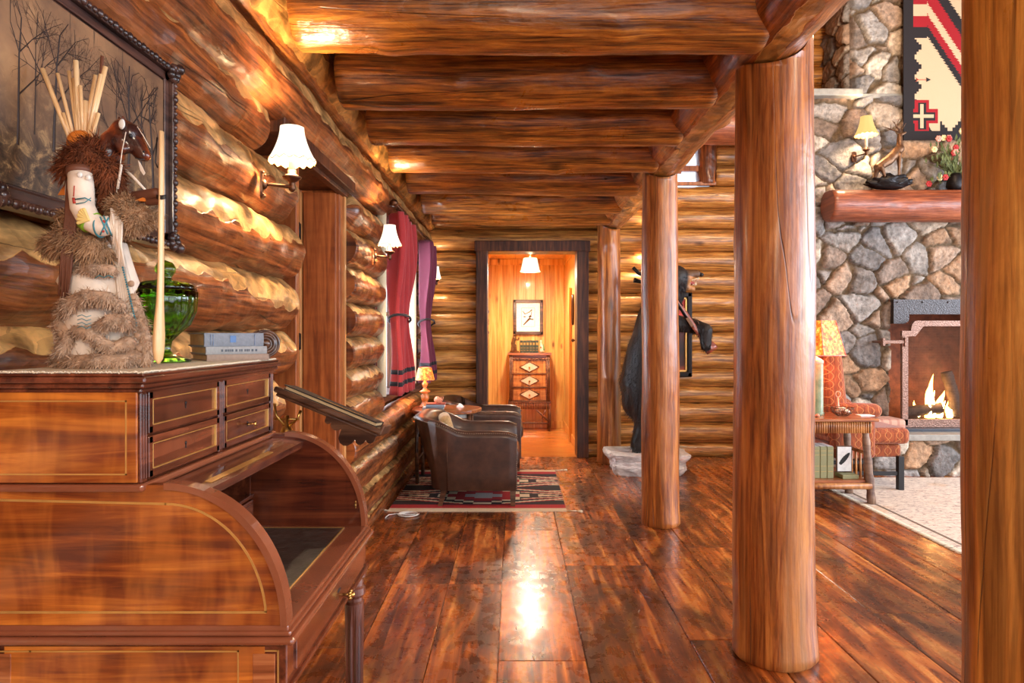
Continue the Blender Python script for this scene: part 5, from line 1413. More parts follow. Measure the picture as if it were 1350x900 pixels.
m=M(); m.prism([(-.50,TT),(-.43,TT),(-.455,TT+.025),(-.47,TT+.03)],'y',5.78,5.80); tag(obj('folded_card',m,MT['white_paper']),'tiny folded white card on the side table top','card')
# table lamp with mica shade
lx,ly=P(559,0,5.70).x,5.76
tl=thing('table_lamp','small table lamp with mottled orange mica shade on the side table','table lamp',(lx,ly,TT))
m=M(); m.lathe([(.045,0),(.047,.012),(.038,.02),(.03,.03),(.02,.05),(.028,.058),(.036,.075),(.034,.10),(.02,.115),(.045,.13),(.047,.137),(.022,.148),(.012,.165),(.022,.185),(.024,.20),(.012,.215),(.008,.24)],(0,0,0),28)
MT['amberware']=plain('amber_glazed_base',srgb(206,120,60),.25,0,.4,var=.35,bsc=30); obj('base',m,MT['amberware'],tl)
m=M(); k=4
m.lathe([(.082,.232),(.055,.335)],(0,0,0),24,close=False,smooth=True); s_=obj('lamp_shade',m,MT['mica'],tl)
m=M(); 
for i in range(32): a=2*PI*i/32; m.sph((.0825*math.cos(a),.0825*math.sin(a),.229),.004,6); m.sph((.0555*math.cos(a),.0555*math.sin(a),.336),.003,6)
obj('beaded_trim',m,MT['black'],s_)
l_=light('POINT',(0,0,.28),2.5,(1,.62,.3),.03,name='table_bulb'); l_.parent=tl
# ================================================================== HALL CHEST
cy=8.60; k=cy/900
cb=thing('twig_chest','small rustic three-drawer chest with white diamond fronts on a twig stand in the hallway','chest of drawers',(P(698,0,cy).x,8.74,0))
xa,xb=P(671,0,cy).x,P(725,0,cy).x
def zz(py): return EYE-(py-HZ)*k
m=M(); m.bx(xa+.02,xb-.02,cy+.005,8.878,zz(529),zz(468),.003); obj('body',m,MT['tabletop'],cb,True)
m=M(); m.bx(xa-.015,xb+.02,cy-.03,8.878,zz(468),zz(465),.003); obj('top',m,MT['tabletop'],cb,True)
m=M()
for x in (xa+.012,xa+.035,xb-.035,xb-.012): m.tube([(x,cy-.005,zz(530)),(x+.003,cy-.006,zz(500)),(x,cy-.005,zz(468))],.010,8)
for i in range(12): x=xa+.04+i*.042; m.tube([(x,cy-.008,zz(473)),(x+.036,cy-.008,zz(473))],.010,8) 
for i in range(14): m.tube([(xa+.02+i*.036,cy-.006,zz(475.5)),(xa+.055+i*.036,cy-.006,zz(475))],.005,6)
m.v=[(min(v[0],xb),v[1],v[2]) for v in m.v]
obj('twig_trim',m,MT['twig'],cb,True)
for z0,z1 in ((491.5,475.5),(509.5,493.5),(527.5,511.5)):
    m=M(); m.bx(xa+.055,xb-.055,cy-.006,cy+.01,zz(z0),zz(z1),.002); dr=obj('drawer',m,MT['splint'],cb,True)
    zc=(zz(z0)+zz(z1))/2; xc=(xa+xb)/2
    m=M(); m.prism([(xc-.115,zc),(xc,zc-.058),(xc+.115,zc),(xc,zc+.058)],'y',cy-.010,cy-.005); obj('diamond',m,MT['hide'],dr,True,'white birch bark diamond')
    m=M(); q=[(xc-.122,zc),(xc,zc-.064),(xc+.122,zc),(xc,zc+.064)]
    for i in range(4): a,b=q[i],q[(i+1)%4]; m.tube([(a[0],cy-.010,a[1]),(b[0],cy-.010,b[1])],.006,6)
    obj('diamond_twig_frame',m,MT['twig'],dr,True)
    m=M(); m.lathe([(.006,0),(.012,.010),(.006,.018)],(xc,cy-.010,zc-.008),12,ax=(0,-1,0)); obj('knob',m,MT['brass'],dr,True,'brass knob')
for z in (492.5,510.5,528):
    m=M(); m.tube([(xa+.04,cy-.012,zz(z)),(xb-.04,cy-.012,zz(z))],.008,8); obj('divider_twig',m,MT['twig'],cb,True)
m=M(); m.bx(xa-.01,xb+.015,cy-.03,8.86,zz(531),zz(529),.003); 
for i in range(24): x=xa+.01+i*(xb-xa-.02)/23; m.tube([(x,cy-.018,zz(531)),(x,cy-.018,zz(539))],.009,6)
obj('stand_apron',m,MT['twig'],cb,True)
for x in (xa+.01,xb-.005):
    for y in (cy-.005,8.84): m=M(); m.tube([(x,y,0),(x+.004,y,.15),(x-.003,y,zz(531))],[.019,.017,.017],10); obj('leg',m,MT['twig'],cb,True)
m=M(); m.tube([(xa,cy-.005,zz(557)),(xb,cy-.005,zz(558))],.011,8); m.tube([(xa,cy-.006,zz(556)),(xa+.16,cy-.01,zz(540))],[.012,.009],8); m.tube([(xb,cy-.006,zz(556)),(xb-.17,cy-.01,zz(540))],[.014,.010],8); m.tube([(xb-.10,cy-.006,zz(552)),(xb-.06,cy-.01,zz(540))],.008,8)
m.tube([(xa+.01,cy,zz(550)),(xa-.05,cy-.02,zz(541))],[.010,.008],8)
obj('stretcher',m,MT['twig'],cb,True)
ztop=zz(465)
# books
for i in range(6):
    w=.0375; x=P(685.5,0,8.68).x+i*.0395; m=M(); h=.158-.003*(i%3==1)
    nm=['leftmost','second from left','third from left','fourth from left','fifth from left','rightmost'][i]
    b=thing('book','dark green bound volume, %s of six in the row on the hallway chest'%nm,'book',(x,8.66,ztop),0,'green volumes on the hallway chest')
    m.bx(0,w,0,.11,0,h,.004,2); obj('cover',m,MT['bookgreen'],b)
    m=M(); 
    for z in (.03,.06,.10,.125): m.bx(.004,w-.004,-.0015,.002,z,z+.003)
    m.bx(.006,w-.006,-.0012,.002,.103,.122); obj('gilt_bands',m,MT['goldline'],b,label='gilt bands on the spine')
# bronze figure left
fx=P(678,0,8.68).x
m_caps=[((fx-.02,8.70,ztop+.02),(fx-.015,8.70,ztop+.10),.028,.022),((fx+.022,8.69,ztop+.01),(fx+.01,8.69,ztop+.09),.014,.02),((fx-.015,8.70,ztop+.10),(fx,8.69,ztop+.185),.026,.024),((fx,8.69,ztop+.19),(fx+.002,8.685,ztop+.225),.012,.017),((fx+.01,8.685,ztop+.17),(fx+.05,8.67,ztop+.16),.011,.008),((fx+.05,8.67,ztop+.16),(fx+.055,8.67,ztop+.19),.010,.012),((fx-.02,8.70,ztop+.17),(fx-.035,8.69,ztop+.11),.012,.01),((fx-.05,8.7,ztop+.012),(fx+.05,8.7,ztop+.012),.012,.012)]
r_=thing('bronze_figurine','small bronze figure sculpture left of the green books on the hallway chest','figurine',(fx,8.70,ztop))
def mi(cs): return [((a[0],a[1],max(a[2],ztop+c)),(b[0],b[1],max(b[2],ztop+d)),c,d) for a,b,c,d in cs]
blob('figure',mi(m_caps),MT['bronze_sc'],r_,.006,2)
px2=P(714,0,8.68).x
r_=thing('painted_figurine','small cream and green painted figurine right of the green books on the hallway chest','figurine',(px2,8.70,ztop))
blob('figure',mi([((px2,8.70,ztop+.02),(px2,8.7,ztop+.08),.026,.024),((px2-.004,8.70,ztop+.08),(px2-.008,8.7,ztop+.13),.020,.012),((px2-.008,8.69,ztop+.145),(px2-.008,8.69,ztop+.15),.015,.015),((px2+.01,8.68,ztop+.08),(px2+.025,8.67,ztop+.03),.014,.018)]),MT['hide'],r_,.006,2)
m=M(); m.capsule((px2+.022,8.675,ztop+.10),(px2+.028,8.665,ztop+.035),.010,.014,12); obj('green_cloak',m,plain('green_paint',srgb(92,120,70),.5),r_,True); m=M(); m.sph((px2-.012,8.672,ztop+.07),.010,8); obj('orange_detail',m,MT['orange'],r_,True)
# hall framed print
pr=thing('framed_print','small framed nature print with wide cream mat and dark frame on the hallway end wall','picture',(P(696,0,8.88).x,8.88,P(0,440,8.88).z))
a0,a1=P(676.5,0,8.87).x,P(716,0,8.87).x; b0,b1=P(0,441,8.87).z,P(0,395,8.87).z
m=M(); w=.042
for q in ((a0,a1,b0,b0+w),(a0,a1,b1-w,b1),(a0,a0+w,b0,b1),(a1-w,a1,b0,b1)): m.bx(q[0],q[1],8.862,8.893,q[2],q[3],.006)
obj('frame',m,MT['walnut'],pr,True)
m=M(); m.bx(a0+.02,a1-.02,8.880,8.893,b0+.02,b1-.02); obj('mat_board',m,MT['white_paper'],pr,True)
m=M(); cxp,czp=(a0+a1)/2,(b0+b1)/2
for q in ((cxp-.088,cxp+.088,czp-.122,czp-.119),(cxp-.088,cxp+.088,czp+.119,czp+.122),(cxp-.088,cxp-.085,czp-.122,czp+.122),(cxp+.085,cxp+.088,czp-.122,czp+.122)): m.bx(q[0],q[1],8.8785,8.880,q[2],q[3])
for a,b,r in (((-.06,-.10),(.03,-.01),.008),((-.06,-.10),(.01,-.02),.006),((.0,-.02),(.07,-.03),.006),((.01,.0),(.04,.02),.011),((-.07,.08),(-.04,.04),.004),((-.04,.04),(.02,.07),.004),((.02,.07),(.05,.10),.005),((.05,.10),(.04,.03),.003),((-.045,.0),(-.045,.012),.012)):
    m.tube([(cxp+a[0],8.8795,czp+a[1]),(cxp+b[0],8.8795,czp+b[1])],[r*.9,r*1.4],8)
obj('drawing',m,MT['walnut'],pr,True,'reddish brown drawing')
# thing on hall right wall: oval frame & knob ; left wall fitting
m=M(); Y=7.55
zc=(P(0,408,Y)).z; n=30
m.tube([(.640,Y+.07*math.cos(2*PI*i/n),zc+.16*math.sin(2*PI*i/n)) for i in range(n+1)],.014,8,False); m.lathe([(.001,.0),(.07,.0),(.07,.004),(.001,.006)],(.643,Y,zc),28,ax=(-1,0,0)); 
m.v=[(v[0],v[1],v[2]) if True else v for v in m.v]
tag(obj('oval_mirror',m,MT['bronze']),'small dark oval frame on the right wall of the pine hallway','picture')
m=M(); zc=P(0,451,7.2).z; m.bx(.640,.648,7.18,7.22,zc-.08,zc+.08,.003); m.tube([(.645,7.2,zc+.02),(.615,7.2,zc+.02)],.008,8); m.sph((.61,7.2,zc+.02),.018,10)
tag(obj('door_knob',m,MT['bronze']),'dark door knob and plate on the right side of the pine hallway','door knob')
m=M(); z0,z1=P(0,444,7.1).z,P(0,409,7.1).z
for i in range(9): m.bx(-.345,-.275+.006*math.sin(i*1.7)-.0*i,7.06,7.12,z0+(z1-z0)*i/9,z0+(z1-z0)*(i+1)/9,.004)
tag(obj('carved_plaque',m,MT['walnut']),'narrow dark scallop-edged wooden piece on the left wall of the pine hallway','wall ornament')

# ================================================================== BEAR
BY=6.08
RK=.185
br=thing('standing_bear','black bear mount standing upright on hind legs, mouth open with tan muzzle','bear',(1.15,BY,RK))
def b(px,py,dy=0,Y=BY): p=P(px,py,Y); return Vector((p.x,Y+dy,p.z))
caps=[((1.13,BY,.80),(1.20,BY,1.08),.205,.20),((1.20,BY,1.08),(1.27,BY,1.36),.20,.18),((1.27,BY,1.36),(1.33,BY,1.56),.17,.12),
(b(872,374),b(890,367),.135,.122),(b(890,366),b(903,366),.112,.066),(b(903,362.5),b(919,361),.050,.036),(b(898,377),b(914,381),.042,.024),
((1.12,BY-.10,.72),(1.15,BY-.12,.45),.15,.10),((1.15,BY-.12,.45),(1.07,BY-.12,.27),.095,.062),((1.06,BY-.12,RK+.05),(1.19,BY-.13,RK+.045),.05,.045),((1.07,BY-.12,.27),(1.06,BY-.12,RK+.06),.065,.055),
((1.12,BY+.10,.72),(1.18,BY+.12,.45),.15,.10),((1.18,BY+.12,.45),(1.12,BY+.12,.27),.095,.062),((1.11,BY+.12,RK+.05),(1.24,BY+.13,RK+.045),.05,.045),((1.12,BY+.12,.27),(1.11,BY+.12,RK+.06),.065,.055),
((1.27,BY-.15,1.36),b(884,426,-.12),.11,.085),(b(884,426,-.12),b(910,430,-.13),.082,.066),(b(910,430,-.14),b(921,436,-.22),.066,.062),(b(921,436,-.22),b(921,456,-.23),.062,.046),
((1.29,BY+.15,1.40),(1.42,BY+.14,1.42),.09,.07),((1.42,BY+.14,1.42),b(897,388,.05),.065,.055),(b(897,388,.05),b(900,380,.0),.05,.035),
((1.13,BY,.80),(1.12,BY,.62),.2,.17)]
t=NT('bear_fur_black'); v=t.coords('Object'); n=t.noise(t.coords('Object',(60,60,18)),1,4,.6)
col=t.ramp(n,[(.35,srgb(12,9,9)),(.65,srgb(34,25,22))])
tc=t.nd('ShaderNodeTexCoord'); sx=t.nd('ShaderNodeSeparateXYZ'); t.lk(tc.outputs['Object'],sx.inputs[0])
mx=b(903,370); lx_,lz_=mx.x-1.15,mx.z-RK
f1=t.ramp(t.math('SUBTRACT',sx.outputs['X'],lx_-.0),[(.0,0.0),(.035,1.0)]); f2=t.math('GREATER_THAN',sx.outputs['Z'],lz_-.10)
nose=t.math('GREATER_THAN',sx.outputs['X'],b(921.5,0).x-1.15); ff=t.math('MULTIPLY',f1,f2)
upp=t.math('GREATER_THAN',t.math('SUBTRACT',sx.outputs['Z'],t.math('MULTIPLY',sx.outputs['X'],-.18)),lz_+.045+lx_*.18)
ff=t.math('MULTIPLY',ff,t.math('SUBTRACT',1.0,t.math('MULTIPLY',upp,.75)))
col=t.mix(ff,col,srgb(176,118,66)); col=t.mix(t.math('MULTIPLY',nose,f2),col,srgb(24,20,22))
MT['bear']=t.fin(col,.55,t.bump(n,.6,.01))
bo=blob('body',caps,MT['bear'],br,.014,4)
MT['bear_hair']=plain('bear_hair',srgb(20,14,12),.55,var=.5,bsc=40)
m=M(); fc=[c for i,c in enumerate(caps) if i not in (4,5,6)]
inner=lambda p: any((p-(Vector(c[0])+ (Vector(c[1])-Vector(c[0]))*max(0,min(1,(p-Vector(c[0])).dot(Vector(c[1])-Vector(c[0]))/max(1e-6,(Vector(c[1])-Vector(c[0])).length_squared))))).length<min(c[2],c[3])*.93 for c in fc)
fur(m,fc,15000,.036,.0016,(-.1,-.05,-1),.72,seed=5,half=inner); obj('fur',m,MT['bear_hair'],br,True)['kind']='stuff'
m=M()
for s in (-1,1): 
    m.lathe([(.001,0),(.03,.006),(.036,.02),(.024,.038),(.001,.045)],b(876,352)+V(0,.075*s,0),14,ax=(-.1,.5*s,1),sy=.6)
obj('ear',m,MT['bear'],br,True)
m=M(); m.sph(b(899,358,-.068),.011,10); m.sph(b(899,358,.068),.011,10); obj('eye',m,MT['black'],br,True)
m=M(); m.sph(b(924.5,362.0),.022,12,(1,1.1,.85)); obj('nose',m,MT['black'],br,True)
mouthm=plain('red_mouth',srgb(150,50,44),.35)
m=M(); m.capsule(b(901,371.5),b(914,373.5),.026,.014,12); obj('tongue',m,mouthm,br,True)
teeth=plain('ivory_teeth',srgb(236,222,190),.3)
for s in (-1,1):
    for (px,py,up,h) in ((920,366,0,.026),(916,367.5,0,.014),(912,368.5,0,.014),(908,369.5,0,.012),(917,376,1,.028),(913,376,1,.014),(909,375,1,.013)):
        p=b(px,py,s*.022); m=M(); m.lathe([(.006,0),(.001,h)],p,8,ax=(0,0,1 if up else -1)); obj('tooth',m,teeth,br,True)
m=M()
for k in range(5):
    q=b(921,456,-.23); m.tube([q+V(-.03+.014*k,-.03,.02),q+V(-.034+.015*k,-.045,-.01),q+V(-.03+.014*k,-.035,-.035)],[.006,.005,.001],6)
for k in range(5):
    q=V(1.22,BY-.13,RK+.035); m.tube([q+V(.02,-.035+.017*k,.01),q+V(.05,-.035+.018*k,.0),q+V(.065,-.035+.018*k,-.03)],[.007,.006,.001],6)
obj('claws',m,MT['black'],br,True)
# rifle
A=P(858,346,5.85); E=P(935,465,5.86); dv=(E-A).normalized(); L=(E-A).length; dn=Vector((dv.z,0,-dv.x))  # down-ish normal
rf=thing('rifle','old rifle with wooden stock held diagonally in the bear\'s paws','rifle',(A+E)/2)
m=M(); m.tube([A,A+dv*L*.62],[.011,.013],12); m.tube([A+dn*-.028+dv*.06,A+dn*-.026+dv*L*.5],.008,8); obj('barrel',m,MT['iron'],rf,True)
m=M(); s0=A+dv*L*.28
def sec(t,hw,off): p=A+dv*L*t-dn*off; return p,hw
pts=[];rs=[]
for t_,r_r,off in ((.25,.014,.016),(.4,.018,.02),(.58,.022,.018),(.68,.024,.016),(.74,.020,.022),(.80,.022,.034),(.88,.038,.045),(.97,.056,.055),(1.0,.056,.056)):
    pts.append(A+dv*L*t_-dn*off*.6); rs.append(r_r)
m.tube(pts,rs,12,ny=1.0); 
MT['stock']=woodO('rifle_stock_wood',srgb(110,50,34),srgb(156,80,58),srgb(190,112,84),0,.3,.4)
m.v=[(v[0],5.86+(v[1]-5.86)*.5,v[2]) for v in m.v]; obj('stock',m,MT['stock'],rf,True)
m=M(); q=A+dv*L*.70-dn*.045; m.tube([q+dv*.03*math.cos(a)-dn*.02*math.sin(a) for a in [2*PI*i/12 for i in range(13)]],.003,6,False); m.box(A+dv*L*.66,(.10,.028,.034),(0,-math.atan2(dv.z,dv.x),0),.006); m.tube([A+dv*L*.60-dn*.02,A+dv*L*.60-dn*-.03],.006,6); obj('trigger_guard',m,MT['bronze'],rf,True,'metal trigger guard and receiver')
m=M(); m.tube([P(834.5,352.5,6.30),P(842,360,6.30),P(866,372,6.36)],.017,10); m.tube([P(836,369,6.34),P(848,372,6.36),P(866,372,6.36)],[.024,.016,.016],10); m.tube([P(866,372,6.36),P(868,374,6.5),P(869,374,6.77)],.014,10)
tag(obj('wall_bracket',m,MT['iron']),'dark two-ended metal bracket just left of the bear post, sticking out behind the bear','bracket')
# rock base
def rock(name,c,sx,sy,h,seed,mat,label,cat):
    b_=bmesh.new(); bmesh.ops.create_icosphere(b_,subdivisions=5,radius=1)
    for v in b_.verts:
        p=v.co.copy(); q=max(abs(p.x),abs(p.y),abs(p.z)); p=p/(q**.75)
        d=1+.16*noise.noise(p*1.4+Vector((seed,0,0)))+.07*noise.voronoi(p*2.2+Vector((seed,0,0)))[0][0]+.03*noise.noise(p*8)
        v.co=Vector((p.x*sx*d,p.y*sy*d,max(-h/2,min(h/2*(.97+.04*noise.noise(p*3)),p.z*h*.62*d))))
        s=.86+.14*(v.co.z/h+.5); v.co.x*=s; v.co.y*=s
    m=M(); m.bm(b_,Matrix.Translation(Vector(c)+Vector((0,0,h/2))),False); return tag(obj(name,m,mat),label,cat)
rock('rock_base',(1.16,6.06,0),.355,.26,RK+.002,3,MT['stonewhite'],'rough white rock base under the standing bear','rock')
# painting behind bear
x0,x1,z0,z1=1.30,1.745,P(0,497,6.70).z,P(0,385,6.70).z
pt_=thing('red_painting','tall red and black painting in a dark frame on the log wall behind the bear','painting',((x0+x1)/2,6.72,z0))
m=M(); frame2=[]
w=.05
for q in ((x0,x1,z0,z0+w),(x0,x1,z1-w,z1),(x0,x0+w,z0,z1),(x1-w,x1,z0,z1)): m.bx(q[0],q[1],6.715,6.765,q[2],q[3],.010)
obj('frame',m,MT['iron'],pt_,True)
m=M(); w2=.018
for q in ((x0+w,x1-w,z0+w,z0+w+w2),(x0+w,x1-w,z1-w-w2,z1-w),(x0+w,x0+w+w2,z0+w,z1-w),(x1-w-w2,x1-w,z0+w,z1-w)): m.bx(q[0],q[1],6.725,6.76,q[2],q[3],.004)
obj('gilt_liner',m,MT['goldline'],pt_,True)
t=NT('red_painting_canvas'); sx=t.nd('ShaderNodeSeparateXYZ'); t.lk(t.coords('Object'),sx.inputs[0])
zn=t.math('ADD',sx.outputs['Z'],t.math('MULTIPLY',t.noise(t.coords('Object'),9,5,.6),.12))
t.fin(t.ramp(zn,[(.10,srgb(190,84,30)),(.16,srgb(70,24,18)),(.34,srgb(26,16,18)),(.50,srgb(80,26,22)),(.60,srgb(196,60,32)),(.85,srgb(180,36,26))]),.5)
m=M(); m.bx(x0+.04,x1-.04,6.745,6.76,z0+.04,z1-.04); obj('canvas',m,t.m,pt_,True)

# ================================================================== GREAT ROOM FURNITURE
m=M(); m.bx(2.50,5.6,-1.5,5.78,0,.008,.003)
g_=obj('area_rug',m,MT['orug']); tag(g_,'large faded cream oriental rug with fringed edge in front of the fireplace','rug')
m=M(); rn=random.Random(2); y=-1.5
while y<5.78: m.tube([(2.505,y,.005),(2.48,y+rn.uniform(-.006,.006),.004),(2.455,y+rn.uniform(-.012,.012),.003)],[.004,.003,.0035],4); y+=.014
fo=obj('fringe',m,MT['cream'],g_,label='cream fringe'); fo['kind']='stuff'
m=M(); m.bx(2.56,2.58,-1.5,5.74,.0078,.0095); obj('border_line',m,plain('rug_border_brown',srgb(120,104,90),.9),g_)
FZ=.0085
# side table
ty0,ty1=4.88,5.20; tx0,tx1=1.92,2.56
tb=thing('twig_side_table','rustic side table with brown top, split twig apron and pole legs, beside the thick post','side table',(2.25,5.1,0))
m=M(); m.bx(tx0,tx1+.03,ty0-.03,ty1+.03,.595,.618,.006); obj('top',m,MT['tabletop'],tb,True)
m=M(); m.bx(tx0+.03,tx1-.02,ty0+.0,ty0+.012,.515,.595); m.bx(tx0+.03,tx1-.02,ty1-.012,ty1,.515,.595); m.bx(tx0+.03,tx0+.042,ty0,ty1,.515,.595); m.bx(tx1-.032,tx1-.02,ty0,ty1,.515,.595)
x=tx0+.04
while x<tx1-.03: m.tube([(x,ty0-.004,.512),(x,ty0-.004,.594)],.0085,7); m.tube([(x,ty1+.004,.512),(x,ty1+.004,.594)],.0085,7); x+=.0165
y=ty0+.01
while y<ty1: m.tube([(tx1-.016,y,.512),(tx1-.016,y,.594)],.0085,7); y+=.0165
obj('twig_apron',m,MT['splint'],tb,True)
for (x,y,xf_,yf) in ((tx1-.045,ty0+.03,.035,-.03),(tx1-.045,ty1-.02,.035,.03),(tx0+.06,ty0+.03,-.035,-.03),(tx0+.06,ty1-.02,-.035,.03)):
    on_rug = x+xf_>2.5
    z0=FZ if on_rug else 0
    m=M(); pp=[];rs=[]
    for k in range(14): q=k/13; pp.append((x+xf_*(1-q),y+yf*(1-q),z0+(.575-z0)*q)); rs.append(.030-.006*q+.003*math.sin(k*2.1))
    m.tube(pp,rs,14); obj('pole_leg',m,MT['hickory'],tb,True)
m=M(); m.bx(tx0+.04,tx1-.03,ty0+.01,ty1-.01,.150,.172,.003); obj('shelf',m,MT['tabletop'],tb,True)
m=M()
m.tube([(tx0+.04,ty0-.01,.135),(tx1-.02,ty0-.01,.135)],.022,10); m.tube([(tx0+.04,ty1+.01,.135),(tx1-.02,ty1+.01,.135)],.022,10)
m.tube([(tx1-.02,ty0+.02,.15),(tx1-.02,ty1,.15)],.018,10); m.tube([(tx1-.025,ty0+.02,.36),(tx1-.025,ty1,.36)],.014,8)
for k in range(5): y=ty0+.07+k*.065; m.tube([(tx1-.022,y,.15),(tx1-.025,y,.36)],.009,8)
obj('pole_rail',m,MT['splint'],tb,True)
SZ=.172
# green lamp
lx,ly=P(1074,0,5.06).x+.02,5.08
lt=thing('green_table_lamp','table lamp with green column base and mottled orange pink mica shade, beside the thick post','table lamp',(lx,ly,.618))
m=M(); m.lathe([(.055,0),(.055,.02),(.050,.024),(.050,.395),(.045,.40),(.040,.41)],(0,0,0),32); 
t=NT('mottled_green_glaze'); n=t.noise(t.coords('Object'),12,5,.6,.4)
obj('base',m,t.fin(t.ramp(n,[(.3,srgb(84,112,84)),(.7,srgb(150,168,134))]),.35,coat=.3),lt)
m=M(); m.lathe([(.052,.385),(.052,.405),(.03,.42),(.010,.43),(.008,.50)],(0,0,0),24); obj('cap',m,MT['cream'],lt,label='cream cap')
m=M(); hx=6
m.lathe([(.205,.445),(.135,.70)],(0,0,0),6,close=False,smooth=False,a0=.35); sh=obj('lamp_shade',m,MT['mica'],lt)
m=M(); 
for i in range(6):
    a=2*PI*i/6+.35; m.tube([(.206*math.cos(a),.206*math.sin(a),.445),(.136*math.cos(a),.136*math.sin(a),.70)],.003,6)
    a2=a+2*PI/6; m.tube([(.206*math.cos(a),.206*math.sin(a),.446),(.206*math.cos(a2),.206*math.sin(a2),.446)],.004,6)
obj('shade_edging',m,MT['mica_pink'],sh,label='pink edging')
l_=light('POINT',(0,0,.56),4,(1,.6,.3),.04,name='lamp_bulb'); l_.parent=lt
# wire bowl with shells, bottle with ring top
bw=P(1112,0,5.0)
bl=thing('wire_bowl','small wire bowl filled with pale stones on the twig side table','bowl',(bw.x,5.02,.618))
m=M()
for k in range(16):
    a=2*PI*k/16; m.tube([(.035*math.cos(a),.035*math.sin(a),.004),(.062*math.cos(a),.062*math.sin(a),.02),(.078*math.cos(a+.2),.078*math.sin(a+.2),.06)],.0022,5)
for r,z in ((.035,.004),(.064,.022),(.078,.06)): m.tube([(r*math.cos(2*PI*i/24),r*math.sin(2*PI*i/24),z) for i in range(25)],.0028,5,False)
obj('wire_frame',m,MT['bronze'],bl)
rn=random.Random(4)
for k in range(16):
    a=rn.uniform(0,6.28); r=rn.uniform(0,.045); m=M(); m.sph((bw.x+r*math.cos(a),5.02+r*math.sin(a),.618+.022+.028*(1-r/.05)+rn.uniform(0,.01)),rn.uniform(.014,.018),8,(1,.9,.7))
    tag(obj('pale_pebble',m,MT['hide']),'pale pebble in the wire bowl','pebble','pebbles in the wire bowl')
m=M(); c=P(1108,0,5.14); m.lathe([(.018,0),(.020,.01),(.014,.05),(.008,.07),(.008,.12)],(c.x,5.18,.618),16); m.tube([(c.x+.018*math.cos(2*PI*i/18),5.18,.618+.145+.022*math.sin(2*PI*i/18)) for i in range(19)],.005,6,False)
tag(obj('ring_handled_bell',m,plain('pinkish_metal',srgb(206,150,120),.35,.5)),'small pinkish hand bell with a ring handle behind the wire bowl','bell')
m=M(); c=P(1140,0,5.05); m.bx(c.x-.06,c.x+.045,4.99,5.07,.618,.625,.002); tag(obj('note_pad',m,MT['white_paper']),'thin white pad near the right end of the twig side table','pad')
m=M(); c=P(1081,0,4.95); m.sph((c.x-.02,4.95,.618+.012),.018,10,(1,1,.65)); tag(obj('amber_stone',m,MT['conch']),'small orange stone on the twig table beside the lamp base','stone')
# shelf books
x=P(1072,0,5.0).x-.12
for i in range(5):
    w=.050; bb=thing('book','tall olive green volume, %s of the row on the twig table shelf'%['leftmost','second from left','middle one','second from right','rightmost'][i],'book',(x,4.95,SZ),0,'olive volumes on the twig table shelf')
    m=M(); m.bx(0,w-.002,0,.16,0,.232,.005,2); obj('cover',m,MT['bookolive'],bb); m=M(); m.bx(.004,w-.006,.01,.163,.006,.2335); obj('pages',m,MT['white_paper'],bb)
    m=M()
    for z in (.05,.09,.17,.20): m.bx(.005,w-.007,-.001,.002,z,z+.002)
    obj('gilt_bands',m,MT['goldline'],bb,label='gilt bands'); x+=w
fx0,fx1=P(1105,0,5.0).x,P(1132,0,5.0).x
m=M(); m.bx(fx0,tx1-.075,4.93,5.06,SZ,SZ+.030,.004); tag(obj('book',m,MT['bookolive']),'olive green book lying flat on the twig table shelf under the feather picture','book')
ff=thing('feather_picture','small pale framed picture of a dark feather on the lower shelf of the twig table','picture',((fx0+fx1)/2,5.1,SZ))
zb=SZ+.032
fx1=tx1-.085
m=M(); m.bx(fx0-.004,fx1+.004,5.02,5.03,zb,zb+.195,.003); obj('back_frame',m,MT['walnut'],ff,True); m=M(); m.bx(fx0+.004,fx1-.004,5.017,5.021,zb+.008,zb+.187); obj('card',m,MT['white_paper'],ff,True)
m=M(); A_=V(fx0+.02,5.0155,zb+.06); B_=V(fx1-.015,5.0155,zb+.145); d_=(B_-A_); n_=Vector((-d_.z,0,d_.x)).normalized()
up=[];lo=[]
for k in range(14):
    q=k/13; w=.015*math.sin(PI*min(1,.12+q*.88))**.6*(1+.12*(k%2)); up.append(A_+d_*q+n_*w); lo.append(A_+d_*q-n_*w)
pts=[(p.x,p.z) for p in up]+[(p.x,p.z) for p in lo[::-1]]; m.prism(pts,'y',5.0148,5.017); obj('feather',m,MT['black'],ff,True,'dark green black feather')

# chain pattern armchair
ac=thing('upholstered_armchair','orange chain-patterned upholstered armchair behind the twig side table, beside the hearth','armchair',(2.75,5.45,FZ))
m=M(); m.bx(2.34,3.04,5.36,5.92-.14,.25,.36,.03,3); obj('seat_base',m,MT['chain'],ac,True)
m=M(); m.bx(2.45,3.08,5.30,5.74,.36,.49,.045,4); obj('seat_cushion',m,MT['chain'],ac,True)
m=M(); m.box((2.50,5.56,.78),(.19,.50,.80),(0,-.10,0),.07,4); obj('backrest',m,MT['chain'],ac,True)
for y in (5.33,5.80):
    m=M(); m.bx(2.46,2.80,y-.05,y+.05,.25,.58,.04,4); m.capsule((2.52,y,.63),(2.80,y,.62),.062,.058,18); obj('arm',m,MT['chain'],ac,True)
for x in (2.42,3.0):
    for y in (5.32,5.78): m=M(); m.bx(x-.022,x+.022,y-.022,y+.022,FZ,.27,.003); obj('leg',m,MT['black'],ac,True,'square black leg')
for y_ in (5.32,5.78):
    m=M(); m.bx(2.42,3.0,y_-.01,y_+.01,.12,.15,.003); obj('stretcher',m,MT['black'],ac,True)
# cushion on hearth
m=M(); m.box((3.19,6.0,.425),(.36,.26,.125),(0,0,.0),.03,4); 
for k in range(2): pass
o=obj('plaid_cushion',m,MT['plaid']); tag(o,'pale plaid box cushion lying on the stone hearth beside the fire screen','cushion')
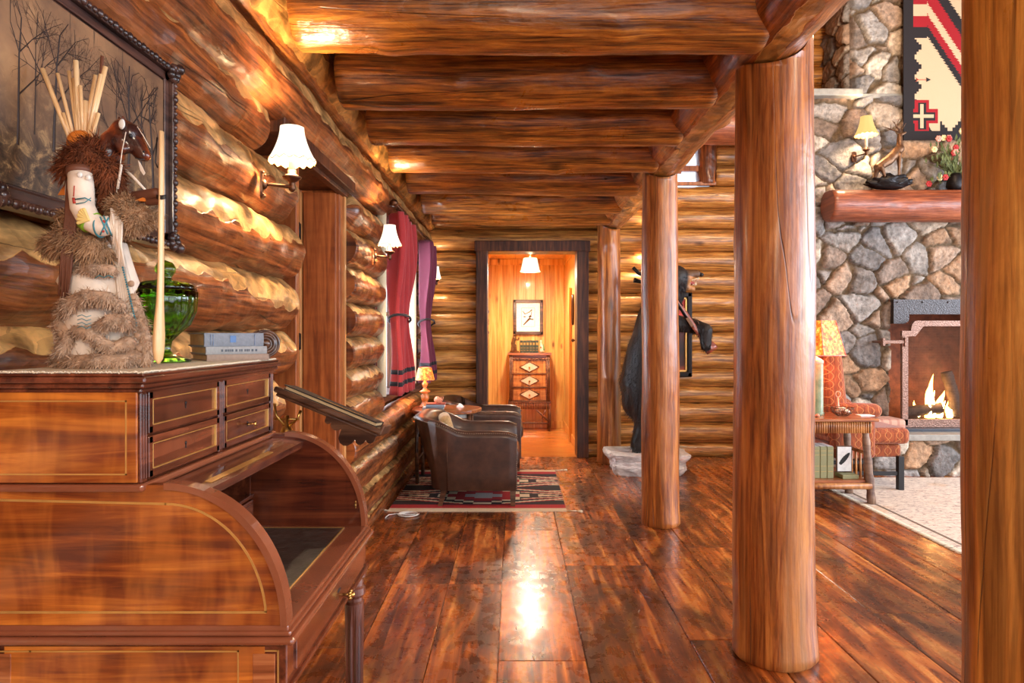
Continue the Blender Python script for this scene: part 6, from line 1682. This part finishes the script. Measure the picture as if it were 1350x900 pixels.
# wall textile
A0=P(1190,185,6.24)
xx0,xx1=A0.x,A0.x+1.25; zz0,zz1=A0.z,4.62
RD2,BK2,CR2=srgb(150,14,26),srgb(30,24,26),srgb(196,170,136)
kk=6.24/900
def tex(u,v):
    # u,v -> photo-like coordinates measured on the weaving (units of 1 photo pixel at its distance)
    x=u*(xx1-xx0)/kk; y=(1-v)*(zz1-zz0)/kk; yb=(zz1-zz0)/kk   # y from top down ; yb-y from bottom
    Wd=(xx1-xx0)/kk
    if x>Wd/2: x=Wd-x
    h=yb-y       # height above bottom edge
    Y_=185-h     # photo row
    # border
    if x<13: return BK2
    if h<12: return BK2
    # stepped bottom edge
    tri=abs(((x-30)/31)%1-.5)*2
    if h<12+4*math.floor((1-tri)*4.5) and x>48: return BK2
    # cross
    cx_,cy_=x-24,Y_-154
    if abs(cx_)<21 and abs(cy_)<22:
        def cr(a,w): return (abs(cx_)<w and abs(cy_)<a) or (abs(cy_)<w and abs(cx_)<a)
        if cr(16,2.4): return CR2
        if cr(17.5,5.5) : return BK2
        if cr(21.5,9.5): return RD2
    # left stepped border
    e=math.floor(abs(((Y_-63)/26)%1-.5)*2*4)*3+4
    if 45<Y_<135 and x<13+e-3: return BK2
    if Y_>=135 and x<40: return BK2 if x<13+ (Y_-130)*.55 else CR2
    # diagonal bands
    st=(Y_%4)*.55
    if x<31: d=Y_+15; 
    else: d=Y_+15-(x-31)*1.5+st*2
    if d<-6-18: return CR2
    for lo,hi,c in ((-24,-2,BK2),(-2,22,RD2),(22,37,CR2),(37,52,RD2),(52,66,BK2)):
        if lo<=d<hi: return c
    if x<31 and Y_<-2: return CR2
    return CR2
m=pixrug('t',0,xx1-xx0,0,zz1-zz0,0,200,260,tex,None,th=.012)
m.v=[(xx0+v[0],6.235-v[2],zz0+v[1]) for v in m.v]; m.f=[f for f in m.f]
wt=obj('wall_weaving',m,MT['weave']); tag(wt,'red, black and cream woven wool rug hung on the chimney above the mantel','wall hanging')
m=M()
ax0=P(1207,0,6.22).x
for dz,s in ((0,1),):
    zc=P(0,105,6.22).z; m.tube([(ax0+.03,6.222,zc),(ax0+.11,6.222,zc)],.003,5)
    m.prism([(ax0+.0,zc+.02),(ax0+.03,zc),(ax0+.0,zc-.02),(ax0+.015,zc)],'y',6.219,6.223)
o=obj('red_arrow_motif',m,MT['beadred'],wt)
m=M(); m.prism([(ax0+.10,zc+.02),(ax0+.14,zc),(ax0+.10,zc-.02)],'y',6.219,6.223); o=obj('black_arrow_tip',m,MT['black'],wt)

# elk sculpture on mantel
MZ=2.502
ec=P(1175,0,6.05)
el=thing('elk_sculpture','bronze sculpture of a bugling elk on dark rocks on the mantel','sculpture',(ec.x,6.07,MZ))
EY=6.07
def e(px,py,dy=0): p=P(px,py,EY); return Vector((p.x,EY+dy,p.z))
blob('elk_body',[(e(1158,220),e(1172,211),.040,.045),(e(1172,211),e(1186,196),.046,.040),(e(1186,196),e(1186,180),.034,.022),(e(1186,178),e(1194,174.5),.020,.010),(e(1157,221),e(1155,236,.02),.030,.012),(e(1160,222,-.03),e(1166,238,-.03),.022,.010),(e(1184,204,-.03),e(1182,236,-.03),.018,.009),(e(1186,204,.03),e(1190,236,.03),.018,.009)],MT['bronze_sc'],el,.007,3)
m=M()
for s in (-1,1):
    o0=e(1187,174,s*.01); p1=e(1178,168,s*.05); p2=e(1170,163,s*.08); 
    m.tube([o0,p1,p2],[.006,.005,.002],6)
    m.tube([o0,e(1186,165,s*.05),e(1184,158,s*.06)],[.005,.004,.002],6); m.tube([p1,e(1180,160,s*.06)],[.004,.0015],6); m.tube([o0,e(1191,164,s*.04)],[.004,.0015],6); m.tube([p1,e(1172,171,s*.06)],[.004,.0015],6)
obj('antlers',m,MT['bronze_sc'],el,True)
m=M(); b_=bmesh.new(); bmesh.ops.create_icosphere(b_,subdivisions=4,radius=1)
for v in b_.verts:
    p=v.co; d=1+.35*noise.noise(p*2)+.25*noise.voronoi(p*3)[0][0]; v.co=Vector((p.x*.17*d,p.y*.08*d,max(0,(p.z*.5+.5)*.11*d)))
m.bm(b_,Matrix.Translation((ec.x-.01,EY,MZ)),False); obj('rock',m,MT['iron'],el,True,'dark rocky base')
# flowers
fc=P(1256,0,6.05); fl_=thing('flower_arrangement','arrangement of pink and cream flowers with greenery on the mantel, partly behind the closest post','flowers',(fc.x+.05,6.1,MZ))
m=M(); m.lathe([(.05,0),(.07,.04),(.06,.12),(.045,.15)],(0,0,0),20); obj('vase',m,MT['iron'],fl_)
m=M(); rn=random.Random(3); tips=[]
for k in range(90):
    a=rn.uniform(0,6.28); L=rn.uniform(.15,.42); el_=rn.uniform(-.3,1.4)
    tip=V(L*math.cos(a)*math.cos(el_)*.8,L*math.sin(a)*math.cos(el_)*.35,.15+L*math.sin(el_)); tip.z=max(.01,tip.z); tips.append(tip)
    mid=tip*.5+V(0,0,.08); m.tube([V(0,0,.13),mid,tip],[.003,.0025,.001],4)
    for q in range(3): c=V(0,0,.13)*(1-.35*q-.2)+tip*(.35*q+.2); m.add([c,c+V(.01,0,.03),c+V(.0,.004,.06),c+V(-.012,0,.03)],[[0,1,2,3]])
obj('greenery',m,plain('dark_green_leaves',srgb(88,96,44),.6,var=.4),fl_)
for nm_,colr,k0 in (('pink_flower',srgb(226,150,130),0),('cream_flower',srgb(228,206,150),1),('red_flower',srgb(176,40,40),2)):
    mt=plain(nm_+'_petals',colr,.6)
    for i in range(7):
        c=tips[k0*9+i*4]; m=M()
        for q in range(6): a=2*PI*q/6; m.sph((c.x+.017*math.cos(a),c.y-.01,c.z+.017*math.sin(a)),.013,6,(1,.6,1))
        m.sph((c.x,c.y-.014,c.z),.010,6); obj(nm_,m,mt,fl_)

# ================================================================== CAMERA, LIGHT, WORLD
cam=bpy.data.cameras.new('camera'); co=bpy.data.objects.new('camera',cam); C.objects.link(co)
cam.sensor_width=36; cam.sensor_fit='HORIZONTAL'; cam.lens=24; cam.clip_start=.05
cam.shift_x=-4/1350; cam.shift_y=-9/1350
co.location=(0,0,EYE); co.rotation_euler=(PI/2,0,0)
bpy.context.scene.camera=co
WB=(1,.76,.50)
# daylight through the right-hand and left windows; the rear pair is added fill
for yy,s in ((-.65,1.5),(1.8,2.0),(4.5,2.0)): light('AREA',(6.45,yy,2.0),85,(.78,.87,1.0),s,(0,-PI/2,0) if False else (0,PI/2,0),2.6,'window_and_fill_light')
light('AREA',(4.6,-2.45,1.9),45,(.86,.92,1.0),2.4,(PI/2,0,0),2.6,'window_and_fill_light')  # fill added from behind the camera, rear windows unseen
light('AREA',(1.5,-2.45,1.9),20,(.95,.93,.92),2.2,(PI/2,0,0),2.6,'window_and_fill_light')  # second rear fill, directly behind the camera
light('AREA',(-1.25,5.5,1.4),30,(.85,.92,1.0),1.7,(0,-PI/2,0),1.1,'window_and_fill_light')
# warm fill lights added without fixtures, then side room and fire
light('POINT',(.1,-.9,1.95),32,WB,.18,name='rear_fill_light')  # unseen fill light added behind the camera
light('POINT',(2.9,4.0,3.7),75,WB,.25,name='warm_fill_light')  # added to warm and brighten the far wall, no fixture
light('POINT',(3.2,0.4,3.4),60,WB,.25,name='warm_fill_light')  # second added warm fill, no fixture
light('POINT',(-1.9,3.3,2.0),10,WB,.1,name='side_room_bulb')
light('POINT',(4.0,6.45,.62),4,(1,.5,.18),.12,name='fire_glow')
w=bpy.data.worlds.new('world'); bpy.context.scene.world=w; w.use_nodes=True
w.node_tree.nodes['Background'].inputs[0].default_value=(.75,.85,1,1); w.node_tree.nodes['Background'].inputs[1].default_value=1.2
sc=bpy.context.scene
sc.view_settings.view_transform='Standard'; sc.view_settings.look='None'; sc.view_settings.gamma=1; sc.view_settings.use_curve_mapping=False
sc.view_settings.exposure=1.08
